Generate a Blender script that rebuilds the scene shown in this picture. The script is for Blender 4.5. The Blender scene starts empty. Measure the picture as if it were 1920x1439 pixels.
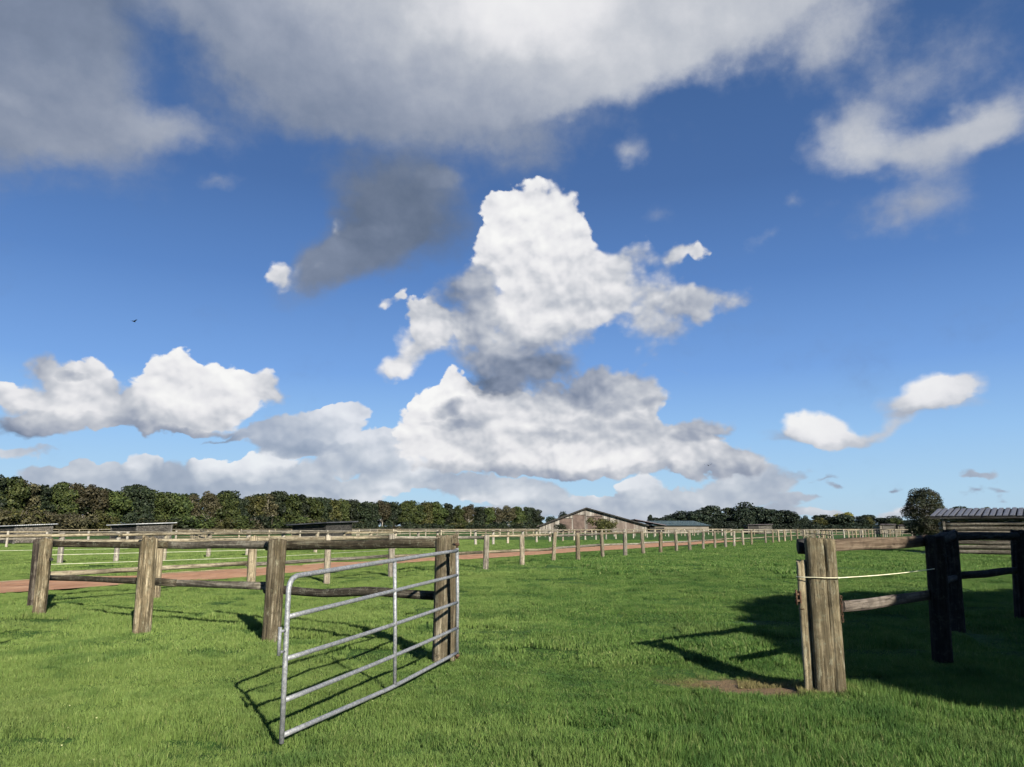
import bpy, bmesh, math, random
import numpy as np
from mathutils import Vector, Matrix, noise
random.seed(7)
SC = bpy.context.scene
COL = SC.collection
PI = math.pi
# ---------------------------------------------------------------- camera geometry (used to turn sightings into real positions)
FPX, CX, CY, HOR, EYE = 1430.0, 960.0, 719.5, 990.0, 1.5
PITCH = math.atan((HOR - CY) / FPX)
def ray(x, y):
    d = ((x - CX) / FPX, 1.0, -(y - CY) / FPX)
    c, s = math.cos(PITCH), math.sin(PITCH)
    return Vector((d[0], d[1] * c - d[2] * s, d[1] * s + d[2] * c))
def gp(x, y, z=0.0):
    d = ray(x, y); t = (z - EYE) / d.z
    return Vector((d.x * t, d.y * t, z))
def at(x, y, Y):
    d = ray(x, y); t = Y / d.y
    return Vector((d.x * t, Y, EYE + d.z * t))
SUN_AZ = math.radians(26.5)      # sun stands behind the camera, to its right-hand side
SUN_EL = math.radians(24.5)
SUN_DIR = Vector((math.sin(SUN_AZ) * math.cos(SUN_EL), -math.cos(SUN_AZ) * math.cos(SUN_EL), math.sin(SUN_EL)))

cam_d = bpy.data.cameras.new("camera"); cam = bpy.data.objects.new("camera", cam_d); COL.objects.link(cam)
cam.location = (0, 0, EYE); cam.rotation_euler = (PI / 2 + PITCH, 0, 0)
cam_d.sensor_fit = 'HORIZONTAL'; cam_d.sensor_width = 36.0; cam_d.lens = 36.0 * FPX / 1920.0
cam_d.clip_start = 0.05; cam_d.clip_end = 12000
SC.camera = cam
SC.view_settings.view_transform = 'Standard'; SC.view_settings.look = 'None'
SC.view_settings.gamma = 1.0
EXPO = 0.95
SC.view_settings.exposure = EXPO
SC.cycles.max_bounces = 6; SC.cycles.diffuse_bounces = 3; SC.cycles.transparent_max_bounces = 8
SC.cycles.use_denoising = True
try: SC.cycles.use_adaptive_sampling = True; SC.cycles.adaptive_threshold = 0.02; SC.cycles.adaptive_min_samples = 10
except Exception: pass

sun_d = bpy.data.lights.new("sun", 'SUN'); sun = bpy.data.objects.new("sun", sun_d); COL.objects.link(sun)
sun_d.energy = 4.9; sun_d.angle = math.radians(0.53); sun_d.color = (1.0, 0.93, 0.80)
sun.rotation_euler = (-SUN_DIR).to_track_quat('-Z', 'Y').to_euler()
sun.location = (30, -40, 40)
# ---------------------------------------------------------------- world: clear sky with procedural clouds, laid out by azimuth and elevation
world = bpy.data.worlds.new("World"); SC.world = world; world.use_nodes = True
wt = world.node_tree; wt.nodes.clear()
def W(t, **kw):
    n = wt.nodes.new(t)
    for k, v in kw.items(): setattr(n, k, v)
    return n
def sock(s, v):
    if isinstance(v, bpy.types.NodeSocket): wt.links.new(v, s)
    else: s.default_value = v
def M(op, a, b=None, c=None, clamp=False):
    n = W('ShaderNodeMath', operation=op, use_clamp=clamp)
    sock(n.inputs[0], a)
    if b is not None: sock(n.inputs[1], b)
    if c is not None: sock(n.inputs[2], c)
    return n.outputs[0]
def VM(op, a, b=None, scale=None):
    n = W('ShaderNodeVectorMath', operation=op); sock(n.inputs[0], a)
    if b is not None: sock(n.inputs[1], b)
    if scale is not None: sock(n.inputs['Scale'], scale)
    return n.outputs[0]
def SS(x, lo, hi, a=0.0, b=1.0):
    n = W('ShaderNodeMapRange', interpolation_type='SMOOTHSTEP'); sock(n.inputs[0], x)
    for i, v in enumerate((lo, hi, a, b)): sock(n.inputs[1 + i], v)
    return n.outputs[0]
def MIXC(f, a, b):
    n = W('ShaderNodeMix', data_type='RGBA'); sock(n.inputs[0], f); sock(n.inputs[6], a); sock(n.inputs[7], b)
    return n.outputs[2]
def NOI(v, scale, detail, rough=0.55, dist=0.0):
    n = W('ShaderNodeTexNoise', noise_dimensions='2D'); sock(n.inputs['Vector'], v)
    n.inputs['Scale'].default_value = scale; n.inputs['Detail'].default_value = detail
    n.inputs['Roughness'].default_value = rough; n.inputs['Distortion'].default_value = dist
    return n
def VOR(v, scale, detail, smooth=0.5):
    n = W('ShaderNodeTexVoronoi', feature='SMOOTH_F1', voronoi_dimensions='2D'); sock(n.inputs['Vector'], v)
    n.inputs['Scale'].default_value = scale; n.inputs['Detail'].default_value = detail
    n.inputs['Roughness'].default_value = 0.55; n.inputs['Lacunarity'].default_value = 2.1; n.inputs['Smoothness'].default_value = smooth
    return n.outputs['Distance']
tc = W('ShaderNodeTexCoord'); sep = W('ShaderNodeSeparateXYZ'); wt.links.new(tc.outputs['Generated'], sep.inputs[0])
az = M('ARCTAN2', sep.outputs[0], sep.outputs[1]); el = M('ARCSINE', sep.outputs[2])
cmb = W('ShaderNodeCombineXYZ'); sock(cmb.inputs[0], az); sock(cmb.inputs[1], el); P0 = cmb.outputs[0]
def sky_pos(x, y):
    d = ray(x, y).normalized()
    return math.atan2(d.x, d.y), math.asin(d.z)
def blob_fields(p, blobs):
    den = num = None
    for (x, y, rx, ry, rot, w, b) in blobs:
        a0, e0 = sky_pos(x, y)
        k = abs(sky_pos(x + 20, y)[0] - sky_pos(x - 20, y)[0]) / 40; ke = abs(sky_pos(x, y - 20)[1] - sky_pos(x, y + 20)[1]) / 40
        m = W('ShaderNodeMapping', vector_type='TEXTURE'); sock(m.inputs['Vector'], p)
        m.inputs['Location'].default_value = (a0, e0, 0); m.inputs['Rotation'].default_value = (0, 0, math.radians(rot))
        m.inputs['Scale'].default_value = (rx * k * 1.45, ry * ke * 1.45, 1)
        g = W('ShaderNodeTexGradient', gradient_type='SPHERICAL'); wt.links.new(m.outputs[0], g.inputs[0])
        v = g.outputs['Fac']
        if w != 1.0: v = M('MULTIPLY', v, w)
        den = v if den is None else M('ADD', den, v)
        num = M('MULTIPLY', v, b) if num is None else M('MULTIPLY_ADD', v, b, num)
    return den, M('DIVIDE', num, M('MAXIMUM', den, 0.001))
# cloud lists: x, y, rx, ry, tilt, weight, brightness
SOFT = [
 (1535,802,50,26,0,1.5,1.18),(1510,806,30,24,0,.7,1.1),(1560,810,44,24,0,.9,1.0),(1480,820,40,12,0,.6,.50),(1540,830,90,8,0,.5,.50),(1605,818,50,13,0,.60,.78),(1655,808,44,14,10,.50,.76),(1690,790,36,16,10,.55,.82),
 (1750,740,56,26,0,1.4,1.12),(1770,745,36,22,0,.8,1.0),(1700,756,44,18,0,.65,.66),(1808,734,30,22,20,.9,.82),(1775,766,60,10,0,.6,.66),(1715,776,50,9,0,.4,.50),
 (960,-60,420,220,0,1.0,.95),(1230,-20,360,160,8,.9,.72),(1470,10,220,100,12,.6,.66),(1600,60,110,60,10,.35,.60),
 (720,10,280,160,0,.8,.50),(560,120,190,120,0,.7,.24),(760,170,260,90,0,.8,.34),(960,190,220,70,0,.55,.50),(600,240,200,50,0,.30,.20),
 (960,0,150,90,0,.9,1.75),(900,60,240,110,0,.6,.85),(1130,110,220,70,12,.5,.66),(1540,110,90,50,20,.3,.55),(430,30,120,90,0,.55,.35),(300,-10,110,50,0,.55,.30),(395,260,90,40,0,.28,.38),(900,270,300,40,0,.25,.30),
 (20,40,240,180,0,.9,.22),(120,170,190,110,0,.8,.36),(60,240,240,60,0,.7,.36),(300,240,80,40,0,.55,.56),(10,190,60,16,0,.4,.8),(-200,100,260,260,0,1,.25),
 (150,10,110,100,0,.6,.10),(60,310,220,40,0,.25,.30),
 (755,395,120,80,-10,1.0,.04),(670,455,105,58,30,.9,.08),(595,520,80,44,25,.7,.20),(800,330,80,44,0,.36,.12),(640,350,80,50,0,.24,.16),(640,470,26,20,0,.3,.6),(700,425,40,14,10,.3,.55),(700,500,110,36,0,.3,.1),
 (1600,262,80,48,0,.60,.72),(1680,285,90,36,4,.50,.72),(1790,255,100,46,14,.56,.70),(1890,205,90,60,0,.55,.68),(1850,240,60,30,0,.3,.75),(1760,300,120,50,0,.35,.55),(1590,220,60,40,0,.3,.6),
 (1740,385,100,55,10,.45,.55),(1660,400,120,36,0,.32,.52),(1720,130,80,80,-20,.34,.55),(1840,80,80,70,0,.28,.55),(1650,170,80,60,0,.26,.55),
 (1185,285,26,32,0,.52,.72),(1492,375,22,20,0,.34,.6),(1440,448,34,12,20,.30,.65),(1245,400,40,20,0,.24,.55),(405,340,50,12,10,.34,.5),(835,335,40,18,0,.34,.45),
 (1010,290,60,60,0,.22,.3),(960,300,130,60,0,.22,.22),
]
TALL = [
 (1005,385,60,46,-10,1.0,1.06),(938,392,30,24,0,.6,1.0),(990,440,90,60,0,1.0,1.06),(1040,440,60,50,0,.8,1.0),(1050,505,85,80,0,.9,1.0),(950,510,60,70,0,.9,1.04),(1050,580,95,60,0,.9,.90),
 (1115,530,44,60,0,.7,.84),(985,600,100,46,0,.8,.84),(868,555,46,56,20,1.0,.22),(908,590,30,44,0,.7,.22),(905,520,22,30,0,.5,.5),(800,590,34,28,30,.8,.95),(775,640,60,40,35,1.1,.95),(835,620,50,30,0,.9,.97),(745,684,54,22,20,.95,.74),
 (880,660,80,24,0,.8,.60),(1010,645,110,32,0,.8,.46),(970,690,110,36,0,1.0,.20),(935,726,62,26,0,1.0,.10),(1010,700,90,30,0,.7,.26),
 (1160,480,34,34,0,.60,.80),(1200,465,34,28,0,.66,.86),(1245,482,32,24,10,.60,.76),(1290,470,40,20,6,.70,.86),(1318,484,16,20,0,.5,.8),
 (1150,545,44,50,0,.50,.74),(1180,530,44,48,0,.75,.74),(1245,530,50,42,0,.70,.72),(1205,595,54,44,0,.74,.72),(1265,590,60,52,0,.78,.70),(1235,640,54,26,0,.55,.62),(1325,570,60,34,0,.60,.54),(1372,556,46,26,0,.56,.58),(1410,572,36,18,0,.42,.48),
 (1200,685,90,24,0,.40,.40),(1270,695,40,14,0,.38,.5),
 (512,505,22,28,-20,.8,1.0),(530,530,34,26,-30,.8,.72),(560,500,20,16,30,.5,.7),(600,505,50,34,30,.6,.10),(632,428,16,26,0,.50,.62),(690,420,34,12,0,.34,.5),(745,563,30,20,35,.66,.92),(720,580,20,12,0,.4,.75),
]
STACK = [
 (838,712,26,24,0,.9,1.15),(815,752,34,26,0,1.0,1.12),(795,800,44,40,0,1,1.08),(885,745,46,28,0,.8,1.10),(930,770,50,34,0,.8,1.0),(900,815,90,36,0,.9,.80),(850,850,90,35,0,1,.92),
 (1000,770,70,40,0,.7,.90),(1060,800,100,50,0,.8,.92),(1150,720,80,34,0,.55,.55),(1160,770,80,40,0,.8,.90),(1170,820,80,50,0,.9,.80),(1215,740,45,40,0,.5,.62),(980,850,120,32,0,.9,.86),(1110,850,110,32,0,.9,1.0),
 (1230,850,100,34,0,.9,1.0),(1320,862,80,30,0,.8,.90),(1410,875,70,24,0,.6,.66),(1320,805,74,24,0,.7,.46),(950,883,150,12,0,.7,.42),(1150,888,190,9,0,.6,.48),(1350,893,110,10,0,.5,.52),
 (840,764,30,12,25,.9,.10),(870,775,50,26,0,.7,.75),(1060,745,100,20,0,.5,.4),(1090,715,110,30,0,.6,.30),(1120,775,40,14,10,.6,.35),(1060,820,60,10,-8,.6,.45),(850,797,44,9,5,.7,.2),(1190,760,60,10,10,.6,.30),(1280,830,50,10,0,.5,.5),(1000,815,60,9,0,.5,.4),
 # cumulus over the wood
 (330,690,45,38,0,1,1.12),(300,740,60,50,0,1,1.10),(380,735,80,48,0,1,1.12),(455,730,60,42,0,.9,1.0),(512,738,38,24,0,.5,.60),(350,785,100,22,0,1.0,.82),(330,808,120,9,0,.8,.35),
 (85,688,40,36,0,.7,.58),(150,715,60,36,0,.9,1.08),(60,750,90,34,0,.9,.95),(190,758,70,36,0,.9,.88),(90,790,110,18,0,.9,.50),(30,805,80,16,0,.8,.22),(130,705,22,7,-10,.6,.2),
 (0,740,40,30,0,.6,.95),(220,792,70,16,0,.7,.45),(235,770,30,20,0,.5,.6),
 # small clouds at the far side
 (-420,760,160,60,0,1,.9),(-330,700,90,60,0,.9,1.0),(2300,820,160,50,0,1,.9),(2380,770,90,50,0,.9,1.0),
]
BANK = [
 (640,785,52,24,10,.9,.95),(580,800,60,30,0,.9,.80),(530,818,76,26,0,.9,.50),(480,812,36,14,0,.6,.45),(560,842,80,12,0,.9,.22),(405,826,60,7,10,.45,.05),
 (700,830,66,28,0,.8,.88),(650,855,80,24,0,.8,.80),(755,850,60,28,0,.8,.88),(485,872,56,20,20,.9,1.08),
 (20,850,60,16,0,.7,.74),(110,845,40,8,0,.3,.45),
 (268,862,34,20,0,.8,.95),(185,880,50,12,10,.6,.85),(200,900,130,26,0,.8,.44),(330,900,80,32,0,.8,.42),(404,880,30,24,0,.8,1.05),(120,900,80,22,0,.6,.66),(490,912,90,30,0,.9,.50),
 (580,890,60,22,0,.8,.80),(600,920,90,20,0,.9,.45),(720,880,70,24,0,.8,.62),(785,880,40,20,0,.9,1.08),(840,905,70,20,0,.9,.50),(960,910,80,16,0,.8,.66),(700,915,80,18,0,.9,.95),(940,930,60,16,0,.8,.88),(640,945,80,16,0,.9,.85),
 (1040,925,40,22,0,.45,.7),(1080,948,100,16,0,.7,.60),(1110,938,36,14,0,.6,1.0),(1200,918,36,22,0,.7,1.0),(1225,940,80,18,0,.7,.55),(1290,935,60,14,0,.7,.85),(1370,915,90,18,0,.7,.66),(1360,935,70,14,0,.6,.50),(1440,912,60,26,0,.5,.52),(1460,945,60,14,0,.45,.5),
 (1390,895,40,10,0,.7,.95),(1010,965,400,14,0,.6,.62),(1380,965,200,12,0,.45,.6),(350,945,330,22,0,.6,.56),(120,945,200,20,0,.4,.62),
 (1815,883,20,12,0,.6,.42),(1850,890,40,8,0,.55,.34),(1830,915,40,7,10,.44,.30),(1895,912,30,9,0,.44,.30),(1895,926,25,5,0,.38,.25),(1557,910,24,8,0,.52,.28),(1665,910,20,7,0,.52,.28),
 (1540,895,40,7,20,.38,.3),(1520,935,60,8,0,.44,.35),(1710,955,50,12,0,.6,.85),(1890,952,60,9,0,.55,.78),(1620,965,120,9,0,.38,.6),(1840,952,60,9,0,.42,.6),(1490,888,60,20,0,.34,.4),
 (1890,750,24,10,0,.26,.4),(-300,880,260,40,0,.9,.6),(2450,900,240,40,0,.8,.6),
]
def cloud_noise(p, s1, s2, wv):
    a = NOI(p, s1, 9, .56).outputs['Fac']
    v = VOR(p, s2, 2.0)
    return M('ADD', M('MULTIPLY', a, 1 - wv), M('MULTIPLY', M('SUBTRACT', 1.0, v), wv))
ps = W('ShaderNodeVectorMath', operation='MULTIPLY'); sock(ps.inputs[0], P0); ps.inputs[1].default_value = (1.0, 1.25, 1.0); PN = ps.outputs[0]
wn = NOI(PN, 9.0, 4, .5).outputs['Color']
warp = VM('SCALE', VM('SUBTRACT', wn, (0.5, 0.5, 0.5)), scale=0.040)
wn2 = NOI(PN, 34.0, 3, .5).outputs['Color']
warp2 = VM('SCALE', VM('SUBTRACT', wn2, (0.5, 0.5, 0.5)), scale=0.018)
PW = VM('ADD', VM('ADD', P0, warp), warp2)
PNW = VM('ADD', PN, VM('SCALE', warp, scale=0.6))
# sky
sky = W('ShaderNodeTexSky', sky_type='NISHITA'); sky.sun_disc = False
sky.sun_elevation = SUN_EL; sky.sun_rotation = PI - SUN_AZ
sky.air_density = 1.0; sky.dust_density = 0.6; sky.ozone_density = 2.0; sky.altitude = 50
SKYK = 0.10
def lin(r, g, b, k=1.0):
    f = lambda c: (c / 255 / 12.92) if c <= 10 else ((c / 255 + 0.055) / 1.055) ** 2.4
    return (f(r) * k, f(g) * k, f(b) * k, 1.0)
CK = 1.0 / (SKYK * 2 ** EXPO)          # displayed value -> node value
tint = W('ShaderNodeMix', data_type='RGBA', blend_type='MULTIPLY'); tint.inputs[0].default_value = 1.0
sock(tint.inputs[6], sky.outputs[0]); tint.inputs[7].default_value = (0.42, 0.48, 0.56, 1.0)
rr = W('ShaderNodeValToRGB'); sock(rr.inputs[0], M('DIVIDE', el, 0.70, clamp=True))
stops = [(0.0, (186, 212, 232)), (0.06, (176, 212, 240)), (0.16, (153, 197, 242)), (0.28, (119, 165, 228)), (0.45, (90, 133, 197)), (0.62, (73, 110, 168)), (0.85, (64, 98, 150)), (1.0, (56, 88, 140))]
ee = rr.color_ramp.elements
while len(ee) < len(stops): ee.new(0.5)
for k, (pp, c) in enumerate(stops): ee[k].position = pp; ee[k].color = lin(*c, CK)
base = MIXC(0.12, rr.outputs[0], tint.outputs[2])
# soft layer
dS, bS = blob_fields(PW, SOFT)
nS = NOI(PN, 5.5, 7, .55).outputs['Fac']
nS2 = NOI(PNW, 17.0, 6, .6).outputs['Fac']
tS = M('ADD', dS, M('ADD', M('MULTIPLY', M('SUBTRACT', nS, .5), .50), M('MULTIPLY', M('SUBTRACT', nS2, .5), .30)))
tS = M('ADD', tS, M('MULTIPLY', M('SUBTRACT', NOI(PN, 38.0, 5, .6).outputs['Fac'], .5), .22))
aS = M('MULTIPLY', SS(tS, .02, .82), .98)
oS = NOI(VM('ADD', PN, (0.010, 0.03, 0)), 5.5, 7, .55).outputs['Fac']
vS = M('ADD', bS, M('MULTIPLY', M('SUBTRACT', nS, oS), .35))
vS = M('ADD', vS, M('MULTIPLY', M('SUBTRACT', nS2, .5), .20))
# crisp layer
big = NOI(PNW, 9.0, 4, .5).outputs['Fac']
bigo = NOI(VM('ADD', PNW, (0.010, 0.022, 0)), 9.0, 4, .5).outputs['Fac']
nC = cloud_noise(PNW, 14.0, 24.0, .5)
oC = cloud_noise(VM('ADD', PNW, (0.004, 0.011, 0)), 14.0, 24.0, .5)
fine = NOI(PN, 55.0, 5, .6).outputs['Fac']
edge = M('ADD', M('MULTIPLY', M('SUBTRACT', nC, .56), .85), M('ADD', M('MULTIPLY', M('SUBTRACT', fine, .5), .30), M('MULTIPLY', M('SUBTRACT', big, .5), .30)))
relief = M('ADD', M('MULTIPLY', M('SUBTRACT', nC, oC), .50), M('ADD', M('MULTIPLY', M('SUBTRACT', big, bigo), 1.0), M('MULTIPLY', M('SUBTRACT', fine, .5), .06)))
def crisp_layer(blobs, soft_max, rk, gain=1.0):
    d, b = blob_fields(PW, blobs)
    if gain != 1.0: d = M('MULTIPLY', d, gain)
    t = M('ADD', d, M('MULTIPLY', edge, SS(d, 0.0, .25)))
    wd = SS(M('ADD', b, M('MULTIPLY', M('SUBTRACT', big, .5), 1.2)), .50, 1.08, soft_max, .16)
    a = SS(t, .15, M('ADD', .15, wd))
    return a, M('MULTIPLY_ADD', relief, rk, b)
def cloud_col(v):
    r = W('ShaderNodeValToRGB'); sock(r.inputs[0], M('MULTIPLY', v, 0.8, clamp=True))
    e = r.color_ramp.elements
    st = [(0.0, (100, 114, 137)), (0.2, (128, 140, 162)), (0.4, (160, 168, 184)), (0.6, (196, 200, 208)), (0.8, (232, 232, 235)), (1.0, (248, 248, 247))]
    while len(e) < len(st): e.new(0.5)
    for k, (pp, c) in enumerate(st): e[k].position = pp; e[k].color = lin(*c, CK)
    return r.outputs[0]
aB, vB = crisp_layer(BANK, .40, .8, 1.6)
aK, vK = crisp_layer(STACK, .45, 1.0, 1.18)
aT, vT = crisp_layer(TALL, .95, 1.0, 1.05)
c = MIXC(M('MULTIPLY', aB, .90), base, MIXC(.20, cloud_col(vB), lin(208, 216, 228, CK)))
c = MIXC(aK, c, cloud_col(vK))
c = MIXC(aS, c, cloud_col(vS))
fin = MIXC(aT, c, cloud_col(vT))
bg = W('ShaderNodeBackground'); sock(bg.inputs[0], fin); bg.inputs[1].default_value = SKYK
out = W('ShaderNodeOutputWorld'); wt.links.new(bg.outputs[0], out.inputs[0])
world.cycles.sampling_method = 'MANUAL'; world.cycles.sample_map_resolution = 512
# ---------------------------------------------------------------- helpers
def nz(x, y, z=0.0): return noise.noise(Vector((x, y, z)))
def tag(o, label=None, cat=None, group=None, kind=None):
    for k, v in (('label', label), ('category', cat), ('group', group), ('kind', kind)):
        if v: o[k] = v
    return o
def empty(name, loc, rz=0.0, label=None, cat=None, group=None):
    o = bpy.data.objects.new(name, None); COL.objects.link(o); o.location = loc; o.rotation_euler = (0, 0, rz)
    o.empty_display_size = 0.2
    return tag(o, label, cat, group)
def link_mesh(name, me, parent=None, loc=(0, 0, 0)):
    o = bpy.data.objects.new(name, me); COL.objects.link(o); o.location = loc
    if parent: o.parent = parent
    return o
def mesh_np(name, verts, faces_flat, sizes, mat, smooth=False):
    me = bpy.data.meshes.new(name)
    v = np.asarray(verts, dtype=np.float32).reshape(-1, 3)
    me.vertices.add(len(v)); me.vertices.foreach_set('co', v.ravel())
    fl = np.asarray(faces_flat, dtype=np.int32); sz = np.asarray(sizes, dtype=np.int32)
    me.loops.add(len(fl)); me.loops.foreach_set('vertex_index', fl)
    me.polygons.add(len(sz)); st = np.concatenate(([0], np.cumsum(sz)[:-1])).astype(np.int32)
    me.polygons.foreach_set('loop_start', st); me.polygons.foreach_set('loop_total', sz)
    if smooth: me.polygons.foreach_set('use_smooth', np.ones(len(sz), dtype=bool))
    me.update(calc_edges=True); me.validate()
    if mat: me.materials.append(mat)
    return me
class MB:
    """collects boxes, tubes and sheets of one part"""
    def __init__(s): s.v = []; s.f = []; s.sm = []
    def quad(s, pts):
        b = len(s.v); s.v += [tuple(p) for p in pts]; s.f.append(list(range(b, b + len(pts)))); s.sm.append(False)
    def box(s, c, size, rz=0.0, ry=0.0, rx=0.0, mat=None):
        m = Matrix.Translation(c) @ Matrix.Rotation(rz, 4, 'Z') @ Matrix.Rotation(ry, 4, 'Y') @ Matrix.Rotation(rx, 4, 'X')
        hx, hy, hz = size[0] / 2, size[1] / 2, size[2] / 2; b = len(s.v)
        for sx, sy, sz in ((-1,-1,-1),(1,-1,-1),(1,1,-1),(-1,1,-1),(-1,-1,1),(1,-1,1),(1,1,1),(-1,1,1)):
            s.v.append(tuple(m @ Vector((sx * hx, sy * hy, sz * hz))))
        for f in ((0,3,2,1),(4,5,6,7),(0,1,5,4),(1,2,6,5),(2,3,7,6),(3,0,4,7)): s.f.append([b + i for i in f]); s.sm.append(False)
        return s
    def tube(s, pts, rad, seg=8, caps=True, flat=1.0, jit=0.0, seed=0.0):
        """round bar through pts; rad a number or a list; flat squashes it sideways"""
        pts = [Vector(p) for p in pts]; n = len(pts); b = len(s.v); a = None
        for i, p in enumerate(pts):
            d = (pts[min(i + 1, n - 1)] - pts[max(i - 1, 0)]).normalized()
            if a is None: a = d.cross(Vector((0, 0, 1)) if abs(d.z) < 0.9 else Vector((0, 1, 0))).normalized()
            else: a = (a - d * a.dot(d)).normalized()
            c = a.cross(d).normalized()
            r = rad[i] if isinstance(rad, (list, tuple)) else rad
            for k in range(seg):
                t = 2 * PI * k / seg
                rr = r * (1 + (jit * nz(math.cos(t) * 1.3 + seed, math.sin(t) * 1.3, i * 0.37 + seed) if jit else 0))
                s.v.append(tuple(p + a * (math.cos(t) * rr * flat) + c * (math.sin(t) * rr)))
        for i in range(n - 1):
            for k in range(seg):
                k2 = (k + 1) % seg
                s.f.append([b + i * seg + k, b + i * seg + k2, b + (i + 1) * seg + k2, b + (i + 1) * seg + k]); s.sm.append(True)
        if caps:
            s.f.append([b + k for k in range(seg)][::-1]); s.f.append([b + (n - 1) * seg + k for k in range(seg)]); s.sm += [False, False]
        return s
    def mesh(s, name, mat):
        me = bpy.data.meshes.new(name); me.from_pydata(s.v, [], s.f); me.materials.append(mat)
        me.polygons.foreach_set('use_smooth', s.sm); me.update(); return me
    def build(s, name, mat, parent=None, loc=(0, 0, 0)):
        return link_mesh(name, s.mesh(name, mat), parent, loc)
# ---------------------------------------------------------------- materials
class NT:
    def __init__(s, name, rough=0.8, spec=0.3):
        s.m = bpy.data.materials.new(name); s.m.use_nodes = True; s.t = s.m.node_tree
        s.b = s.t.nodes['Principled BSDF']; s.out = s.t.nodes['Material Output']
        s.b.inputs['Roughness'].default_value = rough; s.b.inputs['Specular IOR Level'].default_value = spec
    def n(s, t, **kw):
        x = s.t.nodes.new(t)
        for k, v in kw.items(): setattr(x, k, v)
        return x
    def set(s, sk, v):
        if isinstance(v, bpy.types.NodeSocket): s.t.links.new(v, sk)
        else: sk.default_value = v
    def math(s, op, a, b=0.0, clamp=False):
        x = s.n('ShaderNodeMath', operation=op, use_clamp=clamp); s.set(x.inputs[0], a); s.set(x.inputs[1], b); return x.outputs[0]
    def coords(s, kind='Object', scale=(1, 1, 1), rand=True):
        tcn = s.n('ShaderNodeTexCoord'); v = tcn.outputs[kind]
        if kind == 'World': v = None
        if rand:
            oi = s.n('ShaderNodeObjectInfo'); a = s.n('ShaderNodeVectorMath', operation='ADD'); s.set(a.inputs[0], v)
            k = s.math('MULTIPLY', oi.outputs['Random'], 37.0); c = s.n('ShaderNodeCombineXYZ'); s.set(c.inputs[0], k); s.set(c.inputs[1], k); s.set(c.inputs[2], k)
            s.set(a.inputs[1], c.outputs[0]); v = a.outputs[0]
        m = s.n('ShaderNodeMapping'); s.set(m.inputs[0], v); m.inputs['Scale'].default_value = scale
        return m.outputs[0]
    def pos(s, scale=(1, 1, 1)):
        g = s.n('ShaderNodeNewGeometry'); m = s.n('ShaderNodeMapping'); s.set(m.inputs[0], g.outputs['Position']); m.inputs['Scale'].default_value = scale
        return m.outputs[0]
    def noise(s, v, scale, detail=4, rough=0.55, dist=0.0):
        x = s.n('ShaderNodeTexNoise'); s.set(x.inputs['Vector'], v); x.inputs['Scale'].default_value = scale
        x.inputs['Detail'].default_value = detail; x.inputs['Roughness'].default_value = rough; x.inputs['Distortion'].default_value = dist
        return x.outputs['Fac']
    def ramp(s, f, stops):
        r = s.n('ShaderNodeValToRGB'); s.set(r.inputs[0], f); e = r.color_ramp.elements
        while len(e) < len(stops): e.new(0.5)
        for k, (p, c) in enumerate(stops): e[k].position = p; e[k].color = (*c, 1) if len(c) == 3 else c
        return r.outputs[0]
    def mix(s, f, a, b, blend='MIX'):
        x = s.n('ShaderNodeMix', data_type='RGBA', blend_type=blend); s.set(x.inputs[0], f)
        s.set(x.inputs[6], a if isinstance(a, bpy.types.NodeSocket) else (*a, 1)); s.set(x.inputs[7], b if isinstance(b, bpy.types.NodeSocket) else (*b, 1)); return x.outputs[2]
    def step(s, x, lo, hi, a=0.0, b=1.0):
        r = s.n('ShaderNodeMapRange', interpolation_type='SMOOTHSTEP'); s.set(r.inputs[0], x)
        for i, v in enumerate((lo, hi, a, b)): s.set(r.inputs[1 + i], v)
        return r.outputs[0]
    def bump(s, h, strength=0.5, dist=0.01):
        x = s.n('ShaderNodeBump'); s.set(x.inputs['Height'], h); x.inputs['Strength'].default_value = strength; x.inputs['Distance'].default_value = dist
        s.t.links.new(x.outputs[0], s.b.inputs['Normal'])
    def col(s, c): s.set(s.b.inputs['Base Color'], c if isinstance(c, bpy.types.NodeSocket) else (*c, 1))
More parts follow.
